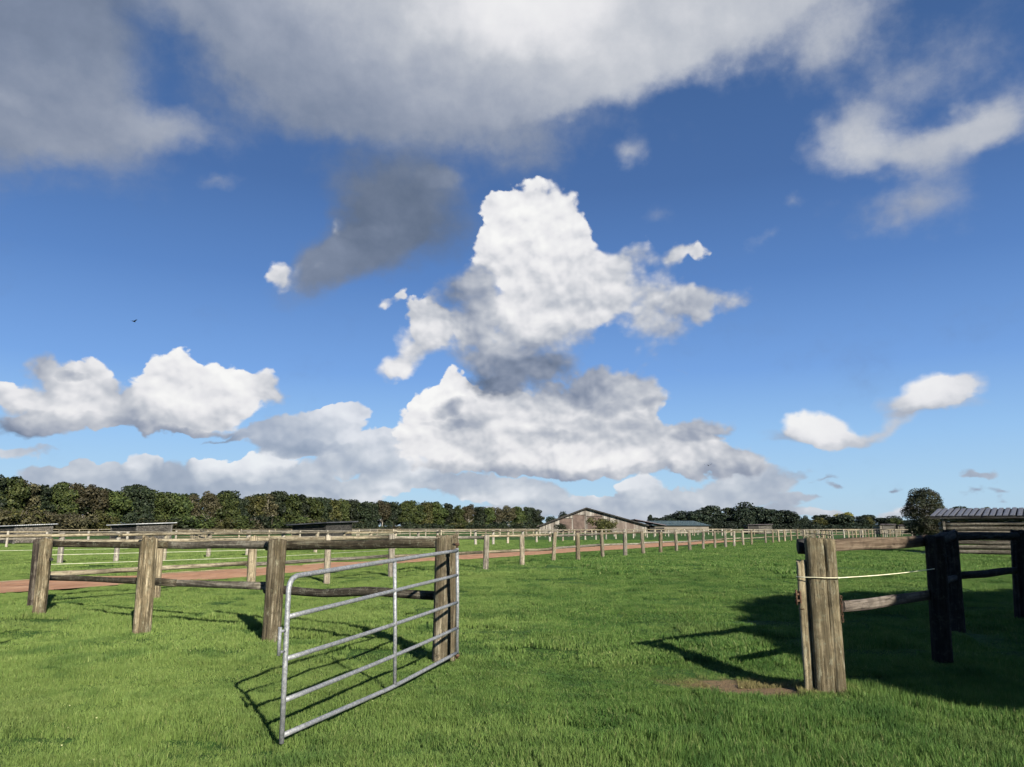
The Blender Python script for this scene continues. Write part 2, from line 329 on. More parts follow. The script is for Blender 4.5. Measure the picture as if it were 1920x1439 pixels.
def wood(name, dark, mid, pale, axis='z', lichen=0.25, grain=60.0, rot=0.0, bump=0.9):
    w = NT(name, 0.85, 0.15)
    k = 0.045
    sc = {'z': (1, 1, k), 'x': (k, 1, 1), 'y': (1, k, 1)}[axis]
    v = w.coords('Object', sc)
    g1 = w.noise(v, grain, 6, .6, 0.4); g2 = w.noise(v, grain * 0.28, 5, .6, 0.6)
    v2 = w.coords('Object', (1, 1, 1)); sp = w.noise(v2, 9.0, 6, .65); sp2 = w.noise(v2, 38.0, 4, .6)
    f = w.math('ADD', w.math('MULTIPLY', g1, .5), w.math('MULTIPLY', g2, .5))
    c = w.ramp(f, [(0.37, dark), (0.45, tuple((a * 1.2 + b) / 2.2 for a, b in zip(dark, mid))), (0.52, mid), (0.64, pale)])
    cr = w.noise(v, grain * .75, 3, .5, 1.2)
    crack = w.step(w.math('ABSOLUTE', w.math('SUBTRACT', cr, .5)), .0, .016, 1, 0)
    crack = w.math('MULTIPLY', crack, w.step(w.noise(w.coords('Object', (1, 1, .35) if axis == 'z' else (.35, 1, 1)), 5.0, 3, .6), .44, .56))
    patch = w.step(sp, .48, .66)
    c = w.mix(w.math('MULTIPLY', patch, .62), c, tuple(x * .42 for x in mid))
    if lichen: c = w.mix(w.math('MULTIPLY', w.step(w.math('MULTIPLY', sp2, w.step(sp, .62, .42)), .42, .62), lichen), c, (0.22, 0.225, 0.16))
    c = w.mix(w.math('MULTIPLY', crack, .85), c, tuple(x * .5 for x in dark))
    oi = w.n('ShaderNodeObjectInfo'); hv = w.n('ShaderNodeHueSaturation'); w.set(hv.inputs['Color'], c)
    w.set(hv.inputs['Value'], w.step(oi.outputs['Random'], 0, 1, .66, 1.2)); w.set(hv.inputs['Saturation'], w.step(w.math('FRACT', w.math('MULTIPLY', oi.outputs['Random'], 7.3)), 1, 0, .6, 1.05)); w.col(hv.outputs[0])
    w.bump(w.math('SUBTRACT', w.math('ADD', f, w.math('MULTIPLY', sp2, .25)), w.math('MULTIPLY', crack, .6)), bump, 0.014)
    return w.m
M_POST = wood('weathered_post_wood', (0.032, 0.025, 0.015), (0.195, 0.158, 0.102), (0.47, 0.41, 0.295))
M_POSTD = wood('dark_post_wood', (0.015, 0.012, 0.010), (0.07, 0.055, 0.042), (0.18, 0.15, 0.115))
M_MIDP = wood('fence_post_wood', (0.05, 0.04, 0.026), (0.23, 0.19, 0.125), (0.46, 0.40, 0.29), lichen=.2)
M_PALE = wood('pale_post_wood', (0.10, 0.08, 0.055), (0.33, 0.29, 0.215), (0.52, 0.48, 0.38), lichen=.1)
M_RAIL = wood('grey_rail_wood', (0.020, 0.016, 0.010), (0.080, 0.066, 0.042), (0.20, 0.172, 0.118), axis='x', lichen=.5)
M_RAILP = wood('pale_rail_wood', (0.06, 0.048, 0.032), (0.25, 0.21, 0.14), (0.44, 0.39, 0.28), axis='x', lichen=.25)
M_SAWN = wood('sawn_rail_wood', (0.05, 0.036, 0.024), (0.145, 0.108, 0.078), (0.25, 0.20, 0.15), axis='x', lichen=.1, grain=40)
M_TAR = wood('shade_dark_post_wood', (0.006, 0.006, 0.006), (0.018, 0.016, 0.014), (0.04, 0.036, 0.032), lichen=.1)  # near-black: the tree's shade on these posts is put into the colour
M_SHRAIL = wood('shade_dark_rail_wood', (0.006, 0.006, 0.006), (0.018, 0.016, 0.014), (0.04, 0.036, 0.032), axis='x', lichen=.1)  # rails of the same fence, shade painted into the wood tone
M_LOG = wood('shed_log_wood', (0.015, 0.012, 0.009), (0.095, 0.08, 0.056), (0.26, 0.225, 0.165), axis='x', lichen=.3, grain=22)
M_LOGG = wood('grey_shed_wood', (0.03, 0.027, 0.024), (0.12, 0.108, 0.092), (0.25, 0.23, 0.20), axis='x', lichen=.2, grain=20)
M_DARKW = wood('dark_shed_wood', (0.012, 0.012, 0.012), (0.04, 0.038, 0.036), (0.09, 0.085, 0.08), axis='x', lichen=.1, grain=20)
def steel(name, a, b, rough, metal):
    w = NT(name, rough, .5); v = w.coords('Object', (1, 1, 1), rand=False)
    n1 = w.noise(v, 45, 5, .65); n2 = w.noise(v, 7, 4, .6)
    c = w.mix(w.step(n1, .42, .62), a, b); c = w.mix(w.math('MULTIPLY', w.step(n2, .55, .72), .45), c, tuple(x * .6 for x in a))
    n3 = w.noise(v, 16, 6, .7); c = w.mix(w.math('MULTIPLY', w.step(n3, .64, .72), .55), c, (0.16, 0.10, 0.06))
    w.col(c); w.b.inputs['Metallic'].default_value = metal; w.bump(n1, .25, .002); w.set(w.b.inputs['Roughness'], w.step(n2, .3, .7, rough - .1, rough + .12)); return w.m
M_GALV = steel('galvanised_steel', (0.19, 0.20, 0.21), (0.32, 0.33, 0.345), .55, .35)
M_RUST = steel('rusty_iron', (0.07, 0.04, 0.025), (0.14, 0.075, 0.04), .75, .4)
def plain(name, c, rough=.7, spec=.3, var=.25, scale=8):
    w = NT(name, rough, spec); v = w.coords('Object', (1, 1, 1)); n = w.noise(v, scale, 5, .6)
    w.col(w.mix(w.step(n, .3, .7), tuple(x * (1 - var) for x in c), tuple(min(1, x * (1 + var)) for x in c))); return w.m
M_CORD = plain('cream_cord', (0.72, 0.68, 0.48), .8)
M_WIRE = plain('fence_tape', (0.55, 0.55, 0.42), .6)
M_RUBBER = plain('black_rubber', (0.012, 0.012, 0.012), .7)
# ---------------------------------------------------------------- ground, track, grass
TR_NEAR_PX = [(0,1115),(60,1113),(87,1109),(176,1100),(377,1090),(467,1085),(535,1077),(608,1068.5),(730,1060),(862,1050.7),(997,1042),(1067,1037),(1165,1031),(1217,1027.5),(1312,1021),(1405,1014),(1437,1012)]
TR_FAR_PX = [(0,1094),(60,1091),(257,1079.5),(316,1076.7),(377,1073.8),(467,1068),(535,1064),(608,1059),(730,1052),(862,1043),(997,1034),(1067,1029),(1165,1023),(1217,1020),(1312,1014.6),(1405,1009),(1437,1007)]
def edge_line(px):
    p = sorted([(gp(x, y).y, gp(x, y).x) for x, y in px])
    (y0, x0), (y1, x1) = p[0], p[2]
    k = (x1 - x0) / (y1 - y0)
    p.insert(0, (y0 - 9, x0 - 9 * k * 1.25))
    Y = np.array([a for a, b in p]); X = np.array([b for a, b in p])
    return Y, X
NY, NX = edge_line(TR_NEAR_PX); FY, FX = edge_line(TR_FAR_PX)
TY = np.arange(11.0, 92.0, 1.0)
def smooth(a):
    a = np.concatenate(([a[0]] * 3, a, [a[-1]] * 3)); k = np.array([1, 2, 3, 4, 3, 2, 1.]); k /= k.sum()
    return np.convolve(a, k, 'valid')
TXN = smooth(np.interp(TY, NY, NX)); TXF = smooth(np.interp(TY, FY, FX))
TXN = np.maximum(TXN + .15, TXF + 3.0)
def in_track(x, y, m=0.0):
    return (y > 11) & (y < 91) & (x < np.interp(y, TY, TXN) + m) & (x > np.interp(y, TY, TXF) - m)
def gh(x, y):
    """height of the ground: a gently uneven meadow, level along the track"""
    r = math.hypot(x, y)
    k = max(0.0, min(1.0, (60 - r) / 30))
    if k <= 0: return 0.0
    dip = -.06 * math.exp(-((x - 1.95) / 1.1) ** 2 - ((y - 8.05) / .75) ** 2)
    return dip + k * (0.055 * nz(x * .40, y * .5) + 0.050 * nz(x * .95, y * 1.5, 5.0) + .014 * nz(x * 2.2, y * 3.0, 9.0))
def axis_pts(lo, hi, fine, far):
    a = list(np.arange(lo, hi, fine)); s = fine; x = hi
    while x < far: a.append(x); s *= 1.22; x += s
    a.append(far); return a
xs = axis_pts(0, 22, .28, 6000); xs = [-v for v in xs[::-1][:-1]] + xs
ysp = axis_pts(0, 40, .3, 9000); ysn = axis_pts(0, 4, .5, 2500); ys = [-v for v in ysn[::-1][:-1]] + ysp
gv = [(x, y, gh(x, y)) for y in ys for x in xs]
nx_ = len(xs); gf = [[j * nx_ + i, j * nx_ + i + 1, (j + 1) * nx_ + i + 1, (j + 1) * nx_ + i] for j in range(len(ys) - 1) for i in range(nx_ - 1)]
DIRT = gp(1412, 1284)
def dirt_nodes(w):
    """mask of the bare trodden patch in front of the big gatepost"""
    g = w.n('ShaderNodeNewGeometry'); m = w.n('ShaderNodeMapping', vector_type='TEXTURE'); w.set(m.inputs[0], g.outputs['Position'])
    m.inputs['Location'].default_value = (DIRT.x, DIRT.y, 0); m.inputs['Rotation'].default_value = (0, 0, math.radians(-22)); m.inputs['Scale'].default_value = (1.05, .52, 3)
    l = w.n('ShaderNodeVectorMath', operation='LENGTH'); w.set(l.inputs[0], m.outputs[0])
    d = w.math('ADD', l.outputs['Value'], w.math('MULTIPLY', w.math('SUBTRACT', w.noise(g.outputs['Position'], 7, 4, .6), .5), 1.1))
    return w.step(d, 1.0, .45)
w = NT('meadow_ground', .95, .1)
p = w.pos()
n1 = w.noise(p, .10, 4, .6); n2 = w.noise(p, .9, 5, .6); n3 = w.noise(p, 12, 6, .7); n4 = w.noise(w.pos((1, .35, 1)), 2.4, 4, .6)
c = w.ramp(w.math('ADD', w.math('MULTIPLY', n1, .5), w.math('MULTIPLY', n2, .5)), [(.35, (0.030, 0.080, 0.016)), (.5, (0.050, 0.112, 0.022)), (.65, (0.084, 0.150, 0.034))])
c = w.mix(w.math('MULTIPLY', w.step(n4, .5, .7), .5), c, (0.028, 0.054, 0.014))
c = w.mix(w.step(n3, .35, .7), c, (0.030, 0.055, 0.016))
c = w.mix(w.math('MULTIPLY', dirt_nodes(w), .95), c, (0.19, 0.13, 0.075))
w.col(c); w.bump(w.math('ADD', n3, n2), .8, .05); M_GROUND = w.m
me = bpy.data.meshes.new('ground'); me.from_pydata(gv, [], gf); me.materials.append(M_GROUND); me.polygons.foreach_set('use_smooth', [True] * len(gf)); me.update()
tag(link_mesh('ground', me), 'green meadow ground reaching to the horizon', None, None, 'structure')
# track: red clay riding track with a pale worn verge on its far edge
w = NT('red_clay_track', .95, .1); p = w.pos()
a = w.noise(p, .8, 5, .6); b = w.noise(p, 22, 6, .7); s_ = w.noise(w.pos((1, .2, 1)), 3.0, 5, .6)
c = w.ramp(w.math('ADD', w.math('MULTIPLY', a, .6), w.math('MULTIPLY', s_, .4)), [(.35, (0.30, 0.165, 0.095)), (.5, (0.42, 0.235, 0.140)), (.65, (0.50, 0.31, 0.195))])
c = w.mix(w.math('MULTIPLY', w.step(b, .45, .7), .45), c, (0.28, 0.145, 0.085)); w.col(c); w.bump(w.math('ADD', b, a), .9, .03); M_TRACK = w.m
M_VERGE = plain('pale_sand_verge', (0.40, 0.31, 0.18), .95, .1, .3, 3)
mb = MB(); mv = MB()
def gz(x, y, d): return (x, y, gh(x, y) + d)
for i in range(len(TY) - 1):
    y0, y1 = TY[i], TY[i + 1]; n = 6
    for k in range(n):
        f0, f1 = k / n, (k + 1) / n
        q = []
        for (yy, j, f) in ((y0, i, f0), (y0, i, f1), (y1, i + 1, f1), (y1, i + 1, f0)):
            x = TXF[j] * (1 - f) + TXN[j] * f; q.append(gz(x, yy, .035))
        mb.quad(q)
    q = []
    for (yy, j, o) in ((y0, i, -.30 + .10 * nz(i * .9, 3)), (y0, i, .05), (y1, i + 1, .05), (y1, i + 1, -.30 + .10 * nz((i + 1) * .9, 3))): q.append(gz(TXF[j] + o, yy, .042))
    mv.quad(q)
tag(mb.build('track', M_TRACK), 'reddish clay riding track curving away beside the post and rail fence', None, None, 'structure')
tag(mv.build('track_verge', M_VERGE), 'pale sandy verge along the far edge of the track', None, None, 'structure')
# grass: one mass of blades, laid as many small patches that each hold a thousand and more blades
w = NT('grass_blades', .7, .25)
g = w.n('ShaderNodeNewGeometry'); rnd = g.outputs['Random Per Island']; p = w.pos()
big = w.noise(p, .30, 4, .6); med = w.noise(p, 2.2, 5, .65)
c = w.ramp(w.math('ADD', w.math('MULTIPLY', big, .5), w.math('MULTIPLY', med, .5)), [(.40, (0.028, 0.078, 0.014)), (.5, (0.080, 0.156, 0.030)), (.60, (0.148, 0.228, 0.055))])
c = w.mix(.45, c, w.ramp(rnd, [(0, (0.014, 0.044, 0.010)), (.5, (0.080, 0.158, 0.031)), (.88, (0.158, 0.240, 0.062)), (.94, (0.26, 0.28, 0.10)), (1, (0.42, 0.38, 0.20))]))
gx = w.n('ShaderNodeSeparateXYZ'); w.set(gx.inputs[0], w.pos()); yellower = w.step(w.math('ADD', gx.outputs[0], w.math('MULTIPLY', w.math('SUBTRACT', w.noise(p, .22, 4, .6), .5), 9.0)), 2.2, -3.0)  # yellower, drier turf on the left side of the meadow
c = w.mix(w.math('MULTIPLY', yellower, .70), c, w.mix(.42, c, (0.29, 0.36, 0.10)))
c = w.mix(w.math('MULTIPLY', w.step(w.noise(p, 5.5, 5, .65), .56, .72), .45), c, (0.15, 0.18, 0.055))
c = w.mix(w.math('MULTIPLY', w.step(w.noise(w.pos((1, .6, 1)), 1.15, 5, .65), .50, .64), .55), c, (0.020, 0.070, 0.014))
c = w.mix(w.math('MULTIPLY', w.step(w.noise(w.pos((1, .5, 1)), .55, 5, .65), .52, .68), .35), c, (0.15, 0.19, 0.06))
c = w.mix(w.math('MULTIPLY', dirt_nodes(w), .8), c, (0.22, 0.17, 0.08))
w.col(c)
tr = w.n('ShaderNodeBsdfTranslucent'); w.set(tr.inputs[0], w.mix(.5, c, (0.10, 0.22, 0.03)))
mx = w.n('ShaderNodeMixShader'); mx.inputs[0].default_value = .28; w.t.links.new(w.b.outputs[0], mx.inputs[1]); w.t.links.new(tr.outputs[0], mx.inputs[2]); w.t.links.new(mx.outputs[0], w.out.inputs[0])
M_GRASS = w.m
def grass_patch(name, size, count, h0, h1, wd, seed, clump=0.35):
    r = np.random.RandomState(seed)
    x = r.uniform(-size / 2, size / 2, count); y = r.uniform(-size / 2, size / 2, count)
    cx = r.uniform(-size / 2, size / 2, 40); cy = r.uniform(-size / 2, size / 2, 40); ch = r.uniform(0.7, 1.5, 40); ca = r.uniform(0, 2 * PI, 40)
    k = np.argmin((x[:, None] - cx) ** 2 + (y[:, None] - cy) ** 2, axis=1)
    h = r.uniform(h0, h1, count) * ch[k]
    a = r.uniform(0, 2 * PI, count); la = np.where(r.rand(count) < clump, ca[k] + r.normal(0, .5, count), r.uniform(0, 2 * PI, count)); ln = r.uniform(.15, .75, count) * h
    ww = wd * r.uniform(.6, 1.3, count) / 2
    dx, dy = np.cos(a) * ww, np.sin(a) * ww; lx, ly = np.cos(la) * ln, np.sin(la) * ln
    V = np.zeros((count, 5, 3)); z0 = -.015
    V[:, 0] = np.stack([x - dx, y - dy, np.full(count, z0)], 1); V[:, 1] = np.stack([x + dx, y + dy, np.full(count, z0)], 1)
    V[:, 2] = np.stack([x + dx * .8 + lx * .35, y + dy * .8 + ly * .35, h * .6], 1); V[:, 3] = np.stack([x - dx * .8 + lx * .35, y - dy * .8 + ly * .35, h * .6], 1)
    V[:, 4] = np.stack([x + lx, y + ly, h * .98], 1)
    b = np.arange(count)[:, None] * 5
    F = np.concatenate([b + np.array([[0, 1, 2, 3]]), b + np.array([[3, 2, 4]])], axis=1).ravel()
    return mesh_np(name, V, F, np.tile([4, 3], count), M_GRASS)
pc = bpy.data.collections.new('grass_patches')
kinds = []
for q in range(3): kinds.append(('a', grass_patch('grass_tuft', .56, 3000, .014, .046, .0038, 10 + q)))
for q in range(3): kinds.append(('b', grass_patch('grass_tuft', 1.1, 3800, .016, .046, .0072, 20 + q)))
for q in range(3): kinds.append(('c', grass_patch('grass_tuft', 3.2, 5600, .025, .065, .024, 30 + q)))
for i, (k, m_) in enumerate(kinds):
    o = bpy.data.objects.new('grass_tuft_%02d' % i, m_); pc.objects.link(o)
pts = []; rots = []; ids = []; scl = []
SKIP = []     # filled with footprints of sheds: (x0, x1, y0, y1)
def tilt(x, y, rz, d):
    """turn a patch and lay it along the slope of the ground"""
    n = Vector((-(gh(x + d, y) - gh(x - d, y)) / (2 * d), -(gh(x, y + d) - gh(x, y - d)) / (2 * d), 1)).normalized()
    return tuple((Vector((0, 0, 1)).rotation_difference(n).to_matrix() @ Matrix.Rotation(rz, 3, 'Z')).to_euler())
def lay(y0, y1, step, kid, half, size):
    for y in np.arange(y0, y1, step):
        wdt = half * (y + 1.5) + 1.2
        for x in np.arange(-wdt, wdt, step):
            px, py = x + random.uniform(-.12, .12) * step, y + random.uniform(-.12, .12) * step
            s = size * .42
            if any(bool(in_track(px + ox, py + oy, .1)) for ox in (-s, 0, s) for oy in (-s, 0, s)): continue
            if any(a - s < px < b + s and c_ - s < py < d_ + s for a, b, c_, d_ in SKIP): continue
            if ((px - DIRT.x) / .75) ** 2 + ((py - DIRT.y) / .36) ** 2 < 1 and random.random() < .6: continue
            pts.append((px, py, gh(px, py))); rots.append(tilt(px, py, random.choice((0, 1, 2, 3)) * PI / 2 + random.uniform(-.3, .3), size * .4)); ids.append(kid + random.randrange(3)); scl.append(random.uniform(.85, 1.15) * (1.05 + .9 * nz(px * .42, py * .42, 3.0) + .7 * nz(px * 1.6, py * 1.6, 8.0)) * (1.15 if px > .8 and py < 7.6 else .85 if px < -.5 and py < 9 else 1.0))
def lay_all():
    lay(3.6, 9.5, .5, 0, .80, .56)
    lay(9.5, 27, 1.0, 3, .76, 1.1)
    lay(27, 96, 3.0, 6, .74, 3.2)
    # finer tufts fill in along the edges of the track
    for y in np.arange(12.5, 60, .5):
        for side, off in ((TXN, .45), (TXN, .85), (TXN, 1.35), (TXN, 1.9), (TXF, -.75), (TXF, -1.2), (TXF, -1.7), (TXF, -2.3)):
            x = float(np.interp(y, TY, side)) + off
            if abs(x) < .80 * y + 2: pts.append((x, y, gh(x, y))); rots.append(tilt(x, y, random.uniform(0, 6.28), .3)); ids.append(random.randrange(3) + (3 if y > 22 else 0)); scl.append(random.uniform(.8, 1.2) * (.7 if y > 22 else 1))
    me = bpy.data.meshes.new('grass'); me.from_pydata(pts, [], [])
    ar = me.attributes.new('rot', 'FLOAT_VECTOR', 'POINT'); ar.data.foreach_set('vector', np.array(rots, dtype=np.float32).ravel())
    for nm, tp, data in (('pid', 'INT', ids), ('scl', 'FLOAT', scl)):
        at_ = me.attributes.new(nm, tp, 'POINT'); at_.data.foreach_set('value', np.array(data, dtype=np.int32 if tp == 'INT' else np.float32))
    me.materials.append(M_GRASS)
    o = tag(link_mesh('grass', me), 'short lush green meadow grass covering the whole field', 'grass', None, 'stuff')
    ng = bpy.data.node_groups.new('grass_nodes', 'GeometryNodeTree')
    ng.interface.new_socket('Geometry', in_out='INPUT', socket_type='NodeSocketGeometry'); ng.interface.new_socket('Geometry', in_out='OUTPUT', socket_type='NodeSocketGeometry')
    gi = ng.nodes.new('NodeGroupInput'); go = ng.nodes.new('NodeGroupOutput'); ip = ng.nodes.new('GeometryNodeInstanceOnPoints')
    ci = ng.nodes.new('GeometryNodeCollectionInfo'); ci.inputs['Collection'].default_value = pc; ci.inputs['Separate Children'].default_value = True; ci.inputs['Reset Children'].default_value = True
    def attr(nm, tp):
        a = ng.nodes.new('GeometryNodeInputNamedAttribute'); a.data_type = tp; a.inputs['Name'].default_value = nm; return a.outputs['Attribute']
    ng.links.new(gi.outputs[0], ip.inputs['Points']); ng.links.new(ci.outputs[0], ip.inputs['Instance']); ip.inputs['Pick Instance'].default_value = True
    ng.links.new(attr('pid', 'INT'), ip.inputs['Instance Index']); ng.links.new(attr('rot', 'FLOAT_VECTOR'), ip.inputs['Rotation'])
    cs = ng.nodes.new('ShaderNodeCombineXYZ'); cs.inputs[0].default_value = 1.05; cs.inputs[1].default_value = 1.05; ng.links.new(attr('scl', 'FLOAT'), cs.inputs[2]); ng.links.new(cs.outputs[0], ip.inputs['Scale'])
    ng.links.new(ip.outputs[0], go.inputs[0])
    md = o.modifiers.new('grass', 'NODES'); md.node_group = ng
# ---------------------------------------------------------------- posts, rails and fences
def post_mesh(name, mat, wd, dp, h, seed, rings=14, seg=20, square=2.4, cracks=4, jag=.03, taper=.06, depth=.10):
    """split timber post: superellipse section, lengthwise cracks, uneven sawn top"""
    rs = random.Random(seed); V = []; F = []
    cr = [(rs.uniform(0, 2 * PI), rs.uniform(.05, .14), rs.uniform(.4, 1.0) * depth, rs.uniform(-.12, .12)) for _ in range(cracks)]
    for i in range(rings + 1):
        t = i / rings; z = -.15 + (h + .15) * t
        for k in range(seg):
            a = 2 * PI * k / seg; ca, sa = math.cos(a), math.sin(a)
            r = (abs(ca) ** square + abs(sa) ** square) ** (-1 / square)
            r *= 1 + .05 * nz(ca * 1.2 + seed, sa * 1.2, z * 1.2) + .028 * nz(ca * 5 + seed, sa * 5, z * .8 + 9)
            for (c0, cw, cd, cs) in cr:
                da = (a - c0 - cs * z - .08 * nz(z * 1.5, c0) + PI) % (2 * PI) - PI
                r -= cd * math.exp(-(da / cw) ** 2) * (0.6 + .8 * abs(nz(z * 1.1, c0 * 3)))
            r *= 1 + taper * (1 - t) * .6
            zz = z
            if i == rings: zz += jag * nz(ca * 1.6 + seed, sa * 1.6, 3.3) + .012 * nz(ca * 7, sa * 7, seed)
            if i == rings: r *= .965
            V.append((ca * r * wd / 2, sa * r * dp / 2, zz))
    for i in range(rings):
        for k in range(seg):
            k2 = (k + 1) % seg; F.append([i * seg + k, i * seg + k2, (i + 1) * seg + k2, (i + 1) * seg + k])
    c = len(V); V.append((0, 0, h + jag * .2)); b = rings * seg
    for k in range(seg): F.append([b + k, b + (k + 1) % seg, c])
    me = bpy.data.meshes.new(name); me.from_pydata(V, [], F); me.materials.append(mat)
    sm = [True] * (rings * seg) + [False] * seg; me.polygons.foreach_set('use_smooth', sm); me.update(); return me
def rail_mesh(name, mat, L, r, seed, flat=.7, seg=10, n=None, ends=(1, 1), wob=.012, half=False):
    """half-round timber rail lying along x from 0 to L"""
    n = n or max(6, int(L / .35)); mb = MB(); pts = []; rad = []
    for i in range(n + 1):
        t = i / n
        pts.append((L * t, wob * nz(t * 3 + seed, 1), wob * 1.2 * nz(t * 3 + seed, 7) - .006 * math.sin(PI * t)))
        rad.append(r * (1 + .16 * nz(t * L * .7 + seed, 2)) * (ends[0] * (1 - t) + ends[1] * t))
    mb.tube(pts, rad, seg, True, flat, .16, seed)
    return mb.mesh(name, mat)
def place_rail(mat, a, b, r, parent, seed, flat=.7, name='rail', **kw):
    a, b = Vector(a), Vector(b); d = b - a
    o = link_mesh(name, rail_mesh(name, mat, d.length, r, seed, flat, **kw), parent)
    o.rotation_euler = d.to_track_quat('X', 'Z').to_euler(); o.location = a - (parent.location if parent else Vector())
    return o
FAR_POSTS = [post_mesh('post', M_MIDP, .20, .18, 1.25, 40 + i, rings=6, seg=10, cracks=2, jag=.04) for i in range(4)]
FAR_PALE = [post_mesh('post', M_PALE, .20, .17, 1.25, 50 + i, rings=6, seg=10, cracks=2, jag=.04) for i in range(4)]
TINY_POST = [post_mesh('post', M_MIDP, .20, .17, 1.22, 60 + i, rings=3, seg=6, cracks=0) for i in range(2)]
TINY_PALE = [post_mesh('post', M_PALE, .20, .17, 1.22, 64 + i, rings=3, seg=6, cracks=0) for i in range(2)]
def on_line(pl, px):
    """point where the sight line through column px meets the ground polyline pl"""
    d = ray(px, HOR); k = d.x / d.y
    for i in range(len(pl) - 1):
        (x0, y0), (x1, y1) = pl[i], pl[i + 1]
        f0, f1 = x0 - k * y0, x1 - k * y1
        if f0 == f1: continue
        t = f0 / (f0 - f1)
        if -.02 <= t <= 1.02: return (x0 + (x1 - x0) * t, y0 + (y1 - y0) * t)
    return None
def far_fence(label, group, pts, protos, railmat, heights=(1.17, .58), h=1.25, rr=.055, span=2, rails_on=-1, hvar=.03, scale=1.0, seg=8, sag=.0, tint=None):
    """fence through ground points pts: every post a part, every rail (two bays long) a part"""
    o = empty('post_and_rail_fence', (pts[0][0], pts[0][1], 0), 0, label, 'fence', group)
    n = len(pts)
    for i, (x, y) in enumerate(pts):
        p = link_mesh('post', random.choice(protos), o, (x - pts[0][0], y - pts[0][1], gh(x, y)))
        p.rotation_euler = (random.gauss(0, .030), random.gauss(0, .032), random.uniform(0, 6.28)); s = scale * random.uniform(.85, 1.12)
        p.scale = (s, s, h / 1.25 * (1 + random.uniform(-hvar, hvar)))
    for hz in heights:
        i = 0
        while i < n - 1:
            j = min(n - 1, i + span)
            a, b = Vector((*pts[i], 0)), Vector((*pts[j], 0)); d = (b - a).normalized(); nrm = Vector((d.y, -d.x, 0)) * rails_on * .11 * scale
            a -= d * .1; b += d * .1; a += nrm; b += nrm
            a.z = gh(*pts[i]) + hz + random.uniform(-.035, .035); b.z = gh(*pts[j]) + hz + random.uniform(-.035, .035)
            place_rail(railmat, a, b, rr * random.uniform(.85, 1.15), o, random.uniform(0, 99), .8, seg=seg, n=max(3, int((b - a).length / 1.2)))
            i = j
    return o
def wire(parent, pts, r=.0045, mat=None, name='wire'):
    off = parent.location
    mb = MB(); mb.tube([Vector(p) - off for p in pts], r, 5, True); return mb.build(name, mat or M_WIRE, parent)
# --- near fence with the open gate at its end
P1, P1B, P2, P3, P4 = gp(72, 1160), gp(62, 1141), gp(266, 1184), gp(508, 1205), gp(832, 1242)
nf = empty('post_and_rail_fence', P1, 0, 'near weathered fence of four thick pale posts, the open metal gate hung at its end', 'fence')
def near_post(parent, P, tx, ty, wd, dp, seed, rz, mat=M_POST, cracks=8, square=2.3, lab=None, jag=.05):
    top = at(tx, ty, P.y); base = Vector((P.x, P.y, gh(P.x, P.y))); h = top.z - base.z
    o = link_mesh('post', post_mesh('post', mat, wd, dp, h, seed, rings=36, seg=56, cracks=cracks, square=square, jag=jag, depth=.24, taper=.01), parent, base - (parent.location if parent else Vector()))
    o.rotation_euler = (0, math.atan2(top.x - P.x, h), rz)
    if lab: o['label'] = lab
    return o
fp = near_post(nf, P1, 88, 1012, .195, .18, 11, .3)
near_post(nf, P1B, 74, 1012, .20, .18, 12, .9, M_POSTD)
near_post(nf, P2, 280, 1010, .245, .22, 13, .1, jag=.09)
near_post(nf, P3, 521, 1013, .24, .21, 14, -.2)
near_post(nf, P4, 838, 1006, .265, .22, 15, .15, cracks=7)
def pxz(px, py, P, off=.17):
    """point at the sight line (px, py) just behind the plane of the near fence at P"""
    return at(px, py, P)
fd = (P4 - P1).normalized(); fn = Vector((-fd.y, fd.x, 0))
if fn.y < 0: fn = -fn
def fence_pt(px, py, off=.2):
    """point of the sight line on the vertical plane through the near fence, moved off behind it"""
    o0 = P1 + fn * off; d = ray(px, py); t = o0.dot(fn) / Vector((d.x, d.y, 0)).dot(fn)
    return Vector((d.x * t, d.y * t, EYE + d.z * t))
place_rail(M_RAIL, fence_pt(94, 1020), fence_pt(315, 1022), .052, nf, 1.5, .6, seg=14)
place_rail(M_RAIL, fence_pt(262, 1021, .23), fence_pt(545, 1022, .23), .056, nf, 4.5, .7, seg=14)
place_rail(M_RAIL, fence_pt(500, 1024), fence_pt(818, 1018), .060, nf, 9.5, .7, seg=14)
place_rail(M_RAIL, fence_pt(92, 1083), fence_pt(330, 1092), .050, nf, 12.5, .7, seg=14, ends=(.85, 1.1))
place_rail(M_RAIL, fence_pt(262, 1090, .23), fence_pt(498, 1099, .23), .050, nf, 17.5, .7, seg=14)
place_rail(M_RAIL, fence_pt(498, 1106), fence_pt(814, 1115), .055, nf, 22.5, .75, seg=14, wob=.03)
# insulator knob on the first post
kb = MB(); kb.tube([fence_pt(95, 1049, .05) - P1, fence_pt(97, 1049, -.03) - P1], .028, 10); ko = kb.build('insulator', M_RUBBER, fp); ko.matrix_parent_inverse = Matrix.LocRotScale(fp.location, fp.rotation_euler, None).inverted()
